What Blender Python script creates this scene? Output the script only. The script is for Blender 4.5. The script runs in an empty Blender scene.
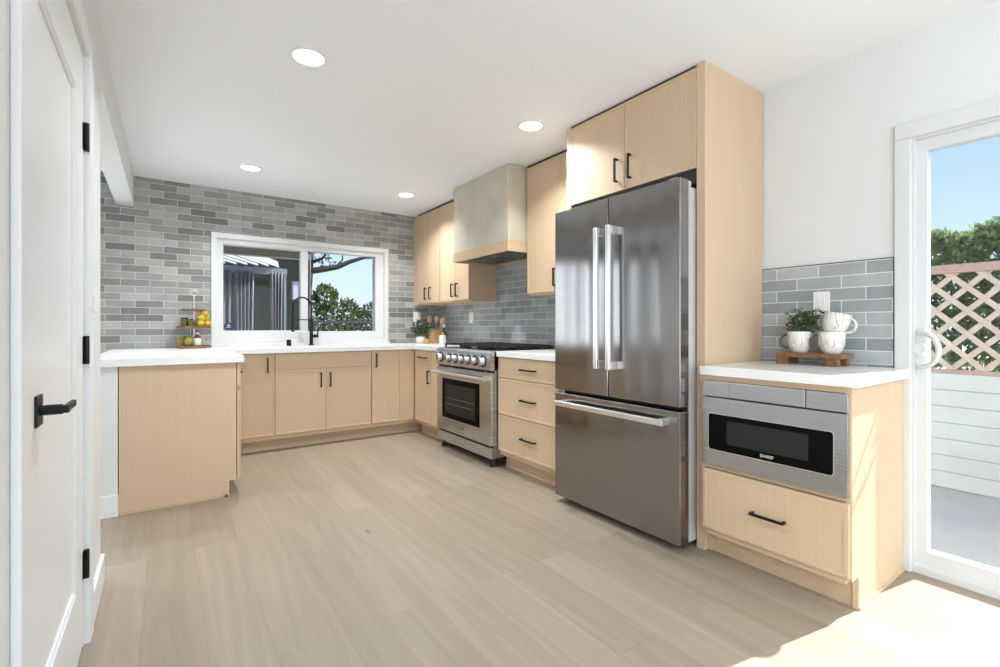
import bpy, bmesh, math, random
from mathutils import Vector, Matrix
random.seed(7)
scene = bpy.context.scene
col = scene.collection
PI = math.pi

# ------------------------------------------------------------------ camera, sky, sun, area lights, exposure
cam_d = bpy.data.cameras.new('camera')
cam = bpy.data.objects.new('camera', cam_d)
col.objects.link(cam)
cam.location = (-2.745, -5.212, 1.10)
cam.rotation_euler = (PI / 2, 0, -math.radians(35.15))
cam_d.sensor_width = 36.0
cam_d.lens = 36.0 * 473.0 / 1000.0
cam_d.shift_y = -0.0062
cam_d.clip_start = 0.02
cam_d.clip_end = 300
scene.camera = cam
scene.view_settings.view_transform = 'Standard'
scene.view_settings.look = 'None'
scene.view_settings.gamma = 1.0
scene.view_settings.exposure = 0.28
scene.view_settings.use_curve_mapping = False

world = bpy.data.worlds.new('sky')
scene.world = world
world.use_nodes = True
wn = world.node_tree.nodes
wl = world.node_tree.links
wn.clear()
w_out = wn.new('ShaderNodeOutputWorld')
w_bg = wn.new('ShaderNodeBackground')
w_tc = wn.new('ShaderNodeTexCoord')
w_sep = wn.new('ShaderNodeSeparateXYZ')
w_rmp = wn.new('ShaderNodeValToRGB')
w_rmp.color_ramp.elements[0].position = 0.0
w_rmp.color_ramp.elements[0].color = (0.70, 0.82, 0.95, 1)
w_rmp.color_ramp.elements[1].position = 0.40
w_rmp.color_ramp.elements[1].color = (0.25, 0.45, 0.90, 1)
wl.new(w_tc.outputs['Generated'], w_sep.inputs[0])
wl.new(w_sep.outputs['Z'], w_rmp.inputs['Fac'])
wl.new(w_rmp.outputs['Color'], w_bg.inputs['Color'])
wl.new(w_bg.outputs[0], w_out.inputs[0])
w_bg.inputs['Strength'].default_value = 1.15

sun_d = bpy.data.lights.new('sun', 'SUN')
sun_d.energy = 13.0
sun_d.angle = math.radians(0.6)
sun_d.color = (1.0, 0.99, 0.985)
sun = bpy.data.objects.new('sun', sun_d)
col.objects.link(sun)
sun.rotation_euler = Vector((1.0, -0.19, 0.95)).to_track_quat('Z', 'Y').to_euler()


def area(name, loc, direction, sx, sy, power, color=(1, 1, 1), shape='RECTANGLE'):
    d = bpy.data.lights.new(name, 'AREA')
    d.shape = shape
    d.size = sx
    if shape == 'RECTANGLE':
        d.size_y = sy
    d.energy = power
    d.color = color
    o = bpy.data.objects.new(name, d)
    col.objects.link(o)
    o.location = loc
    o.rotation_euler = (-Vector(direction)).to_track_quat('Z', 'Y').to_euler()
    return o


LAMP_W = 13.0            # every recessed ceiling lamp
# fill light added at a made-up wide window behind the camera
area('fill_front_window', (-1.45, -9.25, 1.35), (0, 1, 0), 2.4, 1.8, 38.0, (0.84, 0.93, 1.0))
# fill light added at a made-up left wall window, out of view
area('fill_left_window', (-2.96, -6.6, 1.35), (1, 0, 0), 1.7, 1.9, 57.0, (0.84, 0.93, 1.0))
# light added at an unseen side room window, for brightness and refrigerator streaks
area('fill_side_window', (-3.95, -0.03, 1.1), (0, -1, 0), 0.9, 1.95, 22.0, (0.85, 0.94, 1.0))


# ------------------------------------------------------------------ materials
def nodes(name):
    m = bpy.data.materials.new(name)
    m.use_nodes = True
    nt = m.node_tree
    return m, nt.nodes, nt.links, nt.nodes['Principled BSDF']


def simple(name, c, rough=0.5, metal=0.0, spec=0.5, var=0.0, vscale=6.0, bump=0.0, bscale=60.0, emis=0.0, coat=0.0):
    m, n, l, b = nodes(name)
    b.inputs['Base Color'].default_value = (*c, 1)
    b.inputs['Roughness'].default_value = rough
    b.inputs['Metallic'].default_value = metal
    b.inputs['Specular IOR Level'].default_value = spec
    if coat:
        b.inputs['Coat Weight'].default_value = coat
        b.inputs['Coat Roughness'].default_value = 0.05
    tc = n.new('ShaderNodeTexCoord')
    if var:
        t = n.new('ShaderNodeTexNoise')
        t.inputs['Scale'].default_value = vscale
        t.inputs['Detail'].default_value = 5
        r = n.new('ShaderNodeValToRGB')
        r.color_ramp.elements[0].position = 0.3
        r.color_ramp.elements[1].position = 0.7
        r.color_ramp.elements[0].color = (*[max(0, x * (1 - var)) for x in c], 1)
        r.color_ramp.elements[1].color = (*[min(1, x * (1 + var)) for x in c], 1)
        l.new(tc.outputs['Object'], t.inputs['Vector'])
        l.new(t.outputs['Fac'], r.inputs['Fac'])
        l.new(r.outputs['Color'], b.inputs['Base Color'])
    if bump:
        t = n.new('ShaderNodeTexNoise')
        t.inputs['Scale'].default_value = bscale
        t.inputs['Detail'].default_value = 3
        bm_ = n.new('ShaderNodeBump')
        bm_.inputs['Strength'].default_value = bump
        bm_.inputs['Distance'].default_value = 0.002
        l.new(tc.outputs['Object'], t.inputs['Vector'])
        l.new(t.outputs['Fac'], bm_.inputs['Height'])
        l.new(bm_.outputs[0], b.inputs['Normal'])
    if emis:
        b.inputs['Emission Color'].default_value = (1, 0.98, 0.95, 1)
        b.inputs['Emission Strength'].default_value = emis
    return m


def wood(name, c0, c1, scale=(70, 70, 1.2), rough=0.5, rnd=0.05):
    m, n, l, b = nodes(name)
    tc = n.new('ShaderNodeTexCoord')
    mp = n.new('ShaderNodeMapping')
    mp.inputs['Scale'].default_value = scale
    t = n.new('ShaderNodeTexNoise')
    t.inputs['Scale'].default_value = 1.0
    t.inputs['Detail'].default_value = 4
    t.inputs['Roughness'].default_value = 0.65
    r = n.new('ShaderNodeValToRGB')
    r.color_ramp.elements[0].position = 0.32
    r.color_ramp.elements[1].position = 0.68
    r.color_ramp.elements[0].color = (*c0, 1)
    r.color_ramp.elements[1].color = (*c1, 1)
    l.new(tc.outputs['Object'], mp.inputs['Vector'])
    l.new(mp.outputs[0], t.inputs['Vector'])
    l.new(t.outputs['Fac'], r.inputs['Fac'])
    oi = n.new('ShaderNodeObjectInfo')
    mr = n.new('ShaderNodeMapRange')
    mr.inputs['To Min'].default_value = 1 - rnd
    mr.inputs['To Max'].default_value = 1 + rnd * 0.5
    l.new(oi.outputs['Random'], mr.inputs['Value'])
    hs = n.new('ShaderNodeHueSaturation')
    l.new(mr.outputs[0], hs.inputs['Value'])
    l.new(r.outputs['Color'], hs.inputs['Color'])
    l.new(hs.outputs[0], b.inputs['Base Color'])
    b.inputs['Roughness'].default_value = rough
    b.inputs['Specular IOR Level'].default_value = 0.35
    bp = n.new('ShaderNodeBump')
    bp.inputs['Strength'].default_value = 0.08
    bp.inputs['Distance'].default_value = 0.001
    l.new(t.outputs['Fac'], bp.inputs['Height'])
    l.new(bp.outputs[0], b.inputs['Normal'])
    return m


def tile_mat(name, axis, u0, v0, c1, c2, grout):
    m, n, l, b = nodes(name)
    g = n.new('ShaderNodeNewGeometry')
    sp = n.new('ShaderNodeSeparateXYZ')
    cb = n.new('ShaderNodeCombineXYZ')
    l.new(g.outputs['Position'], sp.inputs[0])
    a1 = n.new('ShaderNodeMath'); a1.operation = 'SUBTRACT'; a1.inputs[1].default_value = u0
    a2 = n.new('ShaderNodeMath'); a2.operation = 'SUBTRACT'; a2.inputs[1].default_value = v0
    l.new(sp.outputs[axis], a1.inputs[0])
    l.new(sp.outputs['Z'], a2.inputs[0])
    l.new(a1.outputs[0], cb.inputs[0])
    l.new(a2.outputs[0], cb.inputs[1])
    br = n.new('ShaderNodeTexBrick')
    br.offset = 0.5
    br.offset_frequency = 2
    br.inputs['Scale'].default_value = 1.0
    br.inputs['Brick Width'].default_value = 0.2025
    br.inputs['Row Height'].default_value = 0.0615
    br.inputs['Mortar Size'].default_value = 0.0021
    br.inputs['Mortar Smooth'].default_value = 0.1
    br.inputs['Color1'].default_value = (*c1, 1)
    br.inputs['Color2'].default_value = (*c2, 1)
    br.inputs['Mortar'].default_value = (*grout, 1)
    l.new(cb.outputs[0], br.inputs['Vector'])
    # soft glaze clouding
    t = n.new('ShaderNodeTexNoise')
    t.inputs['Scale'].default_value = 9
    t.inputs['Detail'].default_value = 4
    l.new(g.outputs['Position'], t.inputs['Vector'])
    mr = n.new('ShaderNodeMapRange')
    mr.inputs['To Min'].default_value = 0.82
    mr.inputs['To Max'].default_value = 1.18
    l.new(t.outputs['Fac'], mr.inputs['Value'])
    hs = n.new('ShaderNodeHueSaturation')
    l.new(mr.outputs[0], hs.inputs['Value'])
    l.new(br.outputs['Color'], hs.inputs['Color'])
    l.new(hs.outputs[0], b.inputs['Base Color'])
    rr = n.new('ShaderNodeMapRange')
    rr.inputs['To Min'].default_value = 0.42
    rr.inputs['To Max'].default_value = 0.8
    l.new(br.outputs['Fac'], rr.inputs['Value'])
    l.new(rr.outputs[0], b.inputs['Roughness'])
    b.inputs['Specular IOR Level'].default_value = 0.3
    inv = n.new('ShaderNodeMath'); inv.operation = 'SUBTRACT'; inv.inputs[0].default_value = 1.0
    l.new(br.outputs['Fac'], inv.inputs[1])
    bp = n.new('ShaderNodeBump')
    bp.inputs['Strength'].default_value = 0.35
    bp.inputs['Distance'].default_value = 0.002
    l.new(inv.outputs[0], bp.inputs['Height'])
    l.new(bp.outputs[0], b.inputs['Normal'])
    return m


def floor_mat():
    m, n, l, b = nodes('pale_oak_planks')
    g = n.new('ShaderNodeNewGeometry')
    sp = n.new('ShaderNodeSeparateXYZ')
    cb = n.new('ShaderNodeCombineXYZ')
    l.new(g.outputs['Position'], sp.inputs[0])
    l.new(sp.outputs['Y'], cb.inputs[0])
    l.new(sp.outputs['X'], cb.inputs[1])
    br = n.new('ShaderNodeTexBrick')
    br.offset = 0.37
    br.offset_frequency = 2
    br.inputs['Scale'].default_value = 1.0
    br.inputs['Brick Width'].default_value = 1.75
    br.inputs['Row Height'].default_value = 0.188
    br.inputs['Mortar Size'].default_value = 0.0009
    br.inputs['Mortar Smooth'].default_value = 0.3
    br.inputs['Color1'].default_value = (0.345, 0.283, 0.217, 1)
    br.inputs['Color2'].default_value = (0.285, 0.230, 0.174, 1)
    br.inputs['Mortar'].default_value = (0.23, 0.183, 0.135, 1)
    l.new(cb.outputs[0], br.inputs['Vector'])
    # per-plank shift so the grain does not run across seams
    off = n.new('ShaderNodeVectorMath'); off.operation = 'SCALE'; off.inputs['Scale'].default_value = 40
    l.new(br.outputs['Color'], off.inputs[0])
    add = n.new('ShaderNodeVectorMath'); add.operation = 'ADD'
    l.new(g.outputs['Position'], add.inputs[0])
    l.new(off.outputs[0], add.inputs[1])
    mp = n.new('ShaderNodeMapping')
    mp.inputs['Scale'].default_value = (13, 0.7, 1)
    l.new(add.outputs[0], mp.inputs['Vector'])
    t = n.new('ShaderNodeTexNoise')
    t.inputs['Scale'].default_value = 1.0
    t.inputs['Detail'].default_value = 6
    t.inputs['Roughness'].default_value = 0.6
    t.inputs['Distortion'].default_value = 1.6
    l.new(mp.outputs[0], t.inputs['Vector'])
    mr = n.new('ShaderNodeMapRange')
    mr.inputs['From Min'].default_value = 0.25
    mr.inputs['From Max'].default_value = 0.75
    mr.inputs['To Min'].default_value = 0.82
    mr.inputs['To Max'].default_value = 1.10
    l.new(t.outputs['Fac'], mr.inputs['Value'])
    # sparse small knots
    mk = n.new('ShaderNodeMapping')
    mk.inputs['Scale'].default_value = (3.6, 1.7, 1)
    l.new(add.outputs[0], mk.inputs['Vector'])
    v = n.new('ShaderNodeTexVoronoi')
    v.inputs['Scale'].default_value = 1.0
    l.new(mk.outputs[0], v.inputs['Vector'])
    kr = n.new('ShaderNodeMapRange')
    kr.inputs['From Min'].default_value = 0.012
    kr.inputs['From Max'].default_value = 0.065
    kr.inputs['To Min'].default_value = 0.5
    kr.inputs['To Max'].default_value = 1.0
    l.new(v.outputs['Distance'], kr.inputs['Value'])
    mu = n.new('ShaderNodeMath'); mu.operation = 'MULTIPLY'
    l.new(mr.outputs[0], mu.inputs[0])
    l.new(kr.outputs[0], mu.inputs[1])
    hs = n.new('ShaderNodeHueSaturation')
    l.new(mu.outputs[0], hs.inputs['Value'])
    l.new(br.outputs['Color'], hs.inputs['Color'])
    l.new(hs.outputs[0], b.inputs['Base Color'])
    b.inputs['Roughness'].default_value = 0.42
    b.inputs['Specular IOR Level'].default_value = 0.35
    return m


ROT = 0.0


def steel(name, c, rough, aniso=0.6, wav=0.0, grain=(1, 1, 220)):
    m, n, l, b = nodes(name)
    b.inputs['Base Color'].default_value = (*c, 1)
    b.inputs['Metallic'].default_value = 1.0
    b.inputs['Anisotropic'].default_value = aniso
    tg = n.new('ShaderNodeTangent')
    tg.direction_type = 'RADIAL'
    tg.axis = 'Z'
    l.new(tg.outputs[0], b.inputs['Tangent'])
    b.inputs['Anisotropic Rotation'].default_value = ROT
    tc = n.new('ShaderNodeTexCoord')
    mp = n.new('ShaderNodeMapping')
    mp.inputs['Scale'].default_value = grain
    t = n.new('ShaderNodeTexNoise')
    t.inputs['Scale'].default_value = 3.0
    t.inputs['Detail'].default_value = 2
    l.new(tc.outputs['Object'], mp.inputs['Vector'])
    l.new(mp.outputs[0], t.inputs['Vector'])
    mr = n.new('ShaderNodeMapRange')
    mr.inputs['To Min'].default_value = rough * 0.95
    mr.inputs['To Max'].default_value = rough * 1.05
    l.new(t.outputs['Fac'], mr.inputs['Value'])
    l.new(mr.outputs[0], b.inputs['Roughness'])
    if wav:
        mp2 = n.new('ShaderNodeMapping')
        mp2.inputs['Scale'].default_value = (5, 5, 0.35)
        l.new(tc.outputs['Object'], mp2.inputs['Vector'])
        t2 = n.new('ShaderNodeTexNoise')
        t2.inputs['Scale'].default_value = 1.0
        t2.inputs['Detail'].default_value = 1
        l.new(mp2.outputs[0], t2.inputs['Vector'])
        bp = n.new('ShaderNodeBump')
        bp.inputs['Strength'].default_value = 1.0
        bp.inputs['Distance'].default_value = wav
        l.new(t2.outputs['Fac'], bp.inputs['Height'])
        l.new(bp.outputs[0], b.inputs['Normal'])
    return m


def glass_mat(name, tint=(1, 1, 1), refl=1.0):
    m = bpy.data.materials.new(name)
    m.use_nodes = True
    n, l = m.node_tree.nodes, m.node_tree.links
    n.clear()
    out = n.new('ShaderNodeOutputMaterial')
    tr = n.new('ShaderNodeBsdfTransparent')
    tr.inputs[0].default_value = (*tint, 1)
    gl = n.new('ShaderNodeBsdfGlossy')
    gl.inputs['Roughness'].default_value = 0.0
    gl.inputs['Color'].default_value = (refl, refl, refl, 1)
    fr = n.new('ShaderNodeFresnel')
    fr.inputs['IOR'].default_value = 1.35
    mx = n.new('ShaderNodeMixShader')
    l.new(fr.outputs[0], mx.inputs[0])
    l.new(tr.outputs[0], mx.inputs[1])
    l.new(gl.outputs[0], mx.inputs[2])
    l.new(mx.outputs[0], out.inputs[0])
    return m


M = {}
M['wall'] = simple('wall_paint', (0.72, 0.73, 0.73), 0.6, bump=0.03, bscale=150)
M['ceiling'] = simple('ceiling_paint', (0.89, 0.91, 0.935), 0.75, bump=0.04, bscale=120)
M['trim'] = simple('white_trim_paint', (0.80, 0.815, 0.83), 0.36)
M['vinyl'] = simple('white_vinyl', (0.68, 0.69, 0.69), 0.35)
M['wood'] = wood('rift_oak', (0.605, 0.447, 0.292), (0.64, 0.480, 0.321), scale=(130, 130, 1.5))
M['wood_h'] = wood('rift_oak_lengthwise', (0.56, 0.41, 0.265), (0.625, 0.47, 0.31), scale=(1.5, 1.5, 130))
M['dark_gap'] = simple('dark_part_and_gap_shade', (0.03, 0.027, 0.024), 0.8)  # near-black for dark parts and for shade painted into gaps
M['floor'] = floor_mat()
M['tile_back'] = tile_mat('grey_glazed_tile_back', 'X', -2.972 + 0.10125, 0.905, (0.43, 0.428, 0.408), (0.17, 0.17, 0.16), (0.62, 0.62, 0.6))
M['tile_right'] = tile_mat('grey_glazed_tile_right', 'Y', -3.964, 0.926, (0.44, 0.465, 0.468), (0.275, 0.30, 0.308), (0.74, 0.75, 0.75))  # same tile as the back; bluer light on this wall put into its colours
M['quartz'] = simple('white_quartz', (0.84, 0.84, 0.83), 0.22, var=0.015, vscale=5)
M['steel'] = steel('brushed_steel', (0.53, 0.545, 0.56), 0.27, 0.6)
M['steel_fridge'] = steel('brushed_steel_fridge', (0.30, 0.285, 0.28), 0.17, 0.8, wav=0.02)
M['steel_bright'] = steel('bright_steel', (0.84, 0.84, 0.83), 0.3, 0.3)
M['steel_dark'] = steel('dark_steel', (0.16, 0.155, 0.15), 0.35, 0.3)
M['fridge_side'] = simple('grey_case_paint', (0.62, 0.63, 0.64), 0.35, metal=0.3)
M['black'] = simple('matte_black_metal', (0.008, 0.008, 0.008), 0.45, spec=0.3)
M['iron'] = simple('cast_iron', (0.018, 0.018, 0.019), 0.6, bump=0.2, bscale=200)
M['blackglass'] = simple('black_glass', (0.005, 0.005, 0.005), 0.08, spec=0.04)
M['ovenglass'] = simple('oven_window_glass', (0.03, 0.028, 0.026), 0.06, spec=0.08)
M['plaster'] = simple('limewash_plaster', (0.57, 0.525, 0.435), 0.85, var=0.12, vscale=3.5, bump=0.25, bscale=25)
M['glass'] = glass_mat('window_glass', (0.96, 0.98, 0.97))
M['glass_window'] = glass_mat('kitchen_window_glass', (0.96, 0.98, 0.97), 0.35)
M['rubber'] = simple('black_rubber', (0.02, 0.02, 0.02), 0.7)
M['emit'] = simple('lamp_diffuser', (0.95, 0.95, 0.95), 0.5, emis=6.0)
M['white'] = simple('white_plastic', (0.82, 0.82, 0.81), 0.35)
M['ceramic'] = simple('white_ceramic', (0.82, 0.81, 0.79), 0.18)
M['walnut'] = wood('acacia_wood', (0.14, 0.068, 0.034), (0.30, 0.155, 0.08), scale=(3, 50, 50), rough=0.4)
M['beech'] = wood('beech_wood', (0.50, 0.29, 0.12), (0.66, 0.42, 0.2), scale=(40, 40, 2), rough=0.5)
M['maple'] = wood('maple_wood', (0.60, 0.42, 0.23), (0.70, 0.52, 0.31), scale=(40, 40, 2), rough=0.5)
M['leaf'] = simple('dark_green_leaf', (0.035, 0.075, 0.022), 0.45, var=0.5, vscale=40)
M['leaf_pale'] = simple('pale_green_leaf', (0.13, 0.19, 0.07), 0.5, var=0.5, vscale=40)
M['bark'] = simple('dark_bark', (0.045, 0.036, 0.03), 0.9, bump=0.5, bscale=30)
M['soil'] = simple('soil', (0.03, 0.02, 0.014), 0.95)
M['lemon'] = simple('lemon_peel', (0.52, 0.36, 0.02), 0.4, bump=0.3, bscale=160)
M['pear'] = simple('green_pear_skin', (0.20, 0.21, 0.04), 0.4, var=0.2, vscale=30)
M['preserve'] = simple('amber_preserve', (0.30, 0.20, 0.03), 0.15, var=0.4, vscale=50)
M['olives'] = simple('olive_preserve', (0.10, 0.09, 0.02), 0.15, var=0.4, vscale=50)
M['label'] = simple('cream_paper_label', (0.72, 0.68, 0.6), 0.7)
M['amberglass'] = simple('brown_bottle_glass', (0.14, 0.05, 0.015), 0.1)
M['lattice'] = simple('tan_lattice_wood', (0.46, 0.36, 0.275), 0.75, var=0.12, vscale=8)
M['lattice_rail'] = simple('reddish_rail_wood', (0.38, 0.24, 0.19), 0.75, var=0.12, vscale=8)
M['gardenwall'] = simple('pale_painted_boards', (0.50, 0.49, 0.45), 0.7, var=0.05, vscale=3)
M['patio'] = simple('pale_concrete', (0.42, 0.395, 0.355), 0.8, var=0.06, vscale=2.5)
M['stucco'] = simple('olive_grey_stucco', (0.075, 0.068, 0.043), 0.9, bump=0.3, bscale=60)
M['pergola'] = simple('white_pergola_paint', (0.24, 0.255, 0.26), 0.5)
M['curtain'] = simple('mauve_grey_curtain', (0.17, 0.145, 0.165), 0.85, var=0.06, vscale=5)
M['navy'] = simple('navy_sticker', (0.02, 0.018, 0.07), 0.35)
M['stickerink'] = simple('pale_sticker_ink', (0.6, 0.62, 0.75), 0.4)
M['railing'] = simple('dark_railing_metal', (0.06, 0.065, 0.07), 0.5)


def cup_mat():
    m, n, l, b = nodes('scratched_cream_glaze')
    tc = n.new('ShaderNodeTexCoord')
    mp = n.new('ShaderNodeMapping')
    mp.inputs['Scale'].default_value = (150, 150, 9)
    t = n.new('ShaderNodeTexNoise')
    t.inputs['Scale'].default_value = 1.0
    t.inputs['Detail'].default_value = 3
    r = n.new('ShaderNodeValToRGB')
    r.color_ramp.elements[0].position = 0.30
    r.color_ramp.elements[0].color = (0.40, 0.33, 0.26, 1)
    r.color_ramp.elements[1].position = 0.47
    r.color_ramp.elements[1].color = (0.80, 0.78, 0.74, 1)
    l.new(tc.outputs['Object'], mp.inputs['Vector'])
    l.new(mp.outputs[0], t.inputs['Vector'])
    l.new(t.outputs['Fac'], r.inputs['Fac'])
    l.new(r.outputs['Color'], b.inputs['Base Color'])
    b.inputs['Roughness'].default_value = 0.25
    return m




def translucent(name, c, var, scale):
    m = simple(name, c, 0.5, var=var, vscale=scale)
    n, l = m.node_tree.nodes, m.node_tree.links
    b = n['Principled BSDF']
    out = [x for x in n if x.type == 'OUTPUT_MATERIAL'][0]
    tr = n.new('ShaderNodeBsdfTranslucent')
    src = b.inputs['Base Color'].links[0].from_socket
    l.new(src, tr.inputs['Color'])
    mx = n.new('ShaderNodeMixShader')
    mx.inputs[0].default_value = 0.45
    l.new(b.outputs[0], mx.inputs[1])
    l.new(tr.outputs[0], mx.inputs[2])
    l.new(mx.outputs[0], out.inputs[0])
    return m


M['hedge'] = translucent('hedge_leaf', (0.18, 0.235, 0.10), 0.6, 12)
M['bush'] = translucent('shrub_leaf', (0.085, 0.11, 0.032), 0.85, 7)
M['cup'] = cup_mat()
M['cup_handle'] = simple('dark_bronze_glaze', (0.10, 0.065, 0.04), 0.3)


# ------------------------------------------------------------------ mesh helpers
class Fr:
    """local (a, b, c) -> world"""
    def __init__(s, u, v, w, o=(0, 0, 0)):
        s.u, s.v, s.w, s.o = Vector(u), Vector(v), Vector(w), Vector(o)

    def __call__(s, p):
        return s.o + s.u * p[0] + s.v * p[1] + s.w * p[2]


WORLD = Fr((1, 0, 0), (0, 1, 0), (0, 0, 1))
RIGHT = Fr((0, -1, 0), (0, 0, 1), (-1, 0, 0))      # a = -y, b = z, c = distance from the right wall
BACK = Fr((1, 0, 0), (0, 0, 1), (0, -1, 0))        # a = x,  b = z, c = distance from the back wall
PEN = Fr((0, 1, 0), (0, 0, 1), (1, 0, 0))          # a = y,  b = z, c = x


class MB:
    def __init__(s, fr=WORLD):
        s.f = fr
        s.v = []
        s.q = []

    def add(s, vs, fs):
        n = len(s.v)
        s.v += [s.f(p) for p in vs]
        s.q += [tuple(n + i for i in f) for f in fs]
        return s

    def box(s, a0, a1, b0, b1, c0, c1):
        vs = [(a, b, c) for c in (c0, c1) for b in (b0, b1) for a in (a0, a1)]
        return s.add(vs, [(0, 2, 3, 1), (4, 5, 7, 6), (0, 1, 5, 4), (2, 6, 7, 3), (0, 4, 6, 2), (1, 3, 7, 5)])

    def ring(s, a0, a1, b0, b1, ia, ib, c0, c1):
        """rectangular picture frame: outer rect, inner rect given by insets (ia,ib) or an explicit rect"""
        if isinstance(ia, tuple):
            x0, x1, y0, y1 = ia
        else:
            x0, x1, y0, y1 = a0 + ia, a1 - ia, b0 + ib, b1 - ib
        o = [(a0, b0), (a1, b0), (a1, b1), (a0, b1)]
        i = [(x0, y0), (x1, y0), (x1, y1), (x0, y1)]
        vs = [(*p, c0) for p in o] + [(*p, c0) for p in i] + [(*p, c1) for p in o] + [(*p, c1) for p in i]
        fs = []
        for k in range(4):
            j = (k + 1) % 4
            fs += [(8 + k, 8 + j, 12 + j, 12 + k), (k, 4 + k, 4 + j, j), (k, j, 8 + j, 8 + k), (4 + k, 12 + k, 12 + j, 4 + j)]
        return s.add(vs, fs)

    def shaker(s, a0, a1, b0, b1, c0, t=0.020, w=0.018, d=0.004):
        c1 = c0 + t
        R = lambda i, c: [(a0 + i, b0 + i, c), (a1 - i, b0 + i, c), (a1 - i, b1 - i, c), (a0 + i, b1 - i, c)]
        e = 0.0012
        vs = R(0, c0) + R(0, c1 - e) + R(e, c1) + R(w, c1) + R(w + 0.001, c1 - d)
        fs = [(3, 2, 1, 0)]
        for r in range(4):
            for k in range(4):
                j = (k + 1) % 4
                fs.append((4 * r + k, 4 * r + j, 4 * r + 4 + j, 4 * r + 4 + k))
        fs.append((16, 17, 18, 19))
        return s.add(vs, fs)

    def prism(s, poly, c0, c1):
        n = len(poly)
        vs = [(*p, c0) for p in poly] + [(*p, c1) for p in poly]
        fs = [tuple(reversed(range(n))), tuple(range(n, 2 * n))]
        for k in range(n):
            j = (k + 1) % n
            fs.append((k, j, n + j, n + k))
        return s.add(vs, fs)

    def lathe(s, prof, ctr=(0, 0, 0), n=28, axis=None, cap=True):
        """prof: (r, h) pairs; axis: local Fr for tilted lathes"""
        vs, fs = [], []
        ax = axis or WORLD
        for r, h in prof:
            for k in range(n):
                t = 2 * PI * k / n
                p = ax((r * math.cos(t), r * math.sin(t), h))
                vs.append((ctr[0] + p[0], ctr[1] + p[1], ctr[2] + p[2]))
        for i in range(len(prof) - 1):
            for k in range(n):
                j = (k + 1) % n
                fs.append((i * n + k, i * n + j, (i + 1) * n + j, (i + 1) * n + k))
        if cap:
            if prof[0][0] > 1e-6:
                fs.append(tuple(reversed(range(n))))
            if prof[-1][0] > 1e-6:
                fs.append(tuple(range((len(prof) - 1) * n, len(prof) * n)))
        return s.add(vs, fs)

    def tube(s, pts, r, n=10, cap=True):
        P = [Vector(p) for p in pts]
        rr = r if isinstance(r, (list, tuple)) else [r] * len(P)
        t0 = (P[1] - P[0]).normalized()
        up = Vector((0, 0, 1)) if abs(t0.z) < 0.9 else Vector((1, 0, 0))
        nx = t0.cross(up).normalized()
        vs, fs = [], []
        for i, p in enumerate(P):
            t = (P[min(i + 1, len(P) - 1)] - P[max(i - 1, 0)]).normalized()
            nx = (nx - t * nx.dot(t)).normalized()
            ny = t.cross(nx)
            for k in range(n):
                a = 2 * PI * k / n
                vs.append(p + (nx * math.cos(a) + ny * math.sin(a)) * rr[i])
        for i in range(len(P) - 1):
            for k in range(n):
                j = (k + 1) % n
                fs.append((i * n + k, i * n + j, (i + 1) * n + j, (i + 1) * n + k))
        if cap:
            fs += [tuple(reversed(range(n))), tuple(range((len(P) - 1) * n, len(P) * n))]
        return s.add(vs, fs)

    def ellipsoid(s, c, rx, ry, rz, n=14, m=9, shape=None):
        prof = []
        for i in range(m + 1):
            t = PI * i / m
            prof.append((max(1e-4, math.sin(t)), -math.cos(t)))
        vs, fs = [], []
        for r, h in prof:
            k_ = shape(h) if shape else 1.0
            for k in range(n):
                t = 2 * PI * k / n
                vs.append((c[0] + rx * r * k_ * math.cos(t), c[1] + ry * r * k_ * math.sin(t), c[2] + rz * h))
        for i in range(m):
            for k in range(n):
                j = (k + 1) % n
                fs.append((i * n + k, i * n + j, (i + 1) * n + j, (i + 1) * n + k))
        return s.add(vs, fs)

    def leaf(s, p, size, d=None):
        d = d or Vector((random.uniform(-1, 1), random.uniform(-1, 1), random.uniform(-.5, 1)))
        d = Vector(d).normalized()
        q = Vector((random.uniform(-1, 1), random.uniform(-1, 1), random.uniform(-1, 1))).cross(d).normalized()
        nrm = d.cross(q)
        p = Vector(p)
        w = size * 0.28
        vs = [p, p + d * size * .45 + q * w, p + d * size - nrm * size * .12, p + d * size * .45 - q * w, p + d * size * .45 + nrm * size * .08]
        return s.add(vs, [(0, 1, 4), (1, 2, 4), (4, 2, 3), (0, 4, 3)])

    def build(s, name, mat, parent=None, bevel=0.0, smooth=False, seg=2, label=None):
        o0 = world_loc(parent) if parent else Vector((0, 0, 0))
        me = bpy.data.meshes.new(name)
        me.from_pydata([tuple(Vector(v) - o0) for v in s.v], [], s.q)
        bm = bmesh.new()
        bm.from_mesh(me)
        if len(s.q) < 20000:
            bmesh.ops.recalc_face_normals(bm, faces=bm.faces)
        bm.to_mesh(me)
        bm.free()
        me.materials.append(mat)
        o = bpy.data.objects.new(name, me)
        col.objects.link(o)
        if parent:
            o.parent = parent
        if smooth:
            for p in me.polygons:
                p.use_smooth = True
            if smooth != 'all':
                es = o.modifiers.new('edges', 'EDGE_SPLIT')
                es.split_angle = math.radians(40)
        if bevel:
            b = o.modifiers.new('bevel', 'BEVEL')
            b.width = bevel
            b.segments = seg
            b.limit_method = 'ANGLE'
            b.angle_limit = math.radians(40)
        if label:
            o['label'] = label
        return o


def world_loc(o):
    v = Vector((0, 0, 0))
    while o is not None:
        v += o.location
        o = o.parent
    return v


def tag(o, label, cat, group=None, kind=None):
    o['label'] = label
    o['category'] = cat
    if group:
        o['group'] = group
    if kind:
        o['kind'] = kind
    return o


def thing(name, label, cat, loc, group=None):
    o = bpy.data.objects.new(name, None)
    o.empty_display_size = 0.1
    col.objects.link(o)
    o.location = loc
    return tag(o, label, cat, group)


def struct(o, label=None, cat=None):
    o['kind'] = 'structure'
    if label:
        o['label'] = label
    if cat:
        o['category'] = cat
    return o


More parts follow.
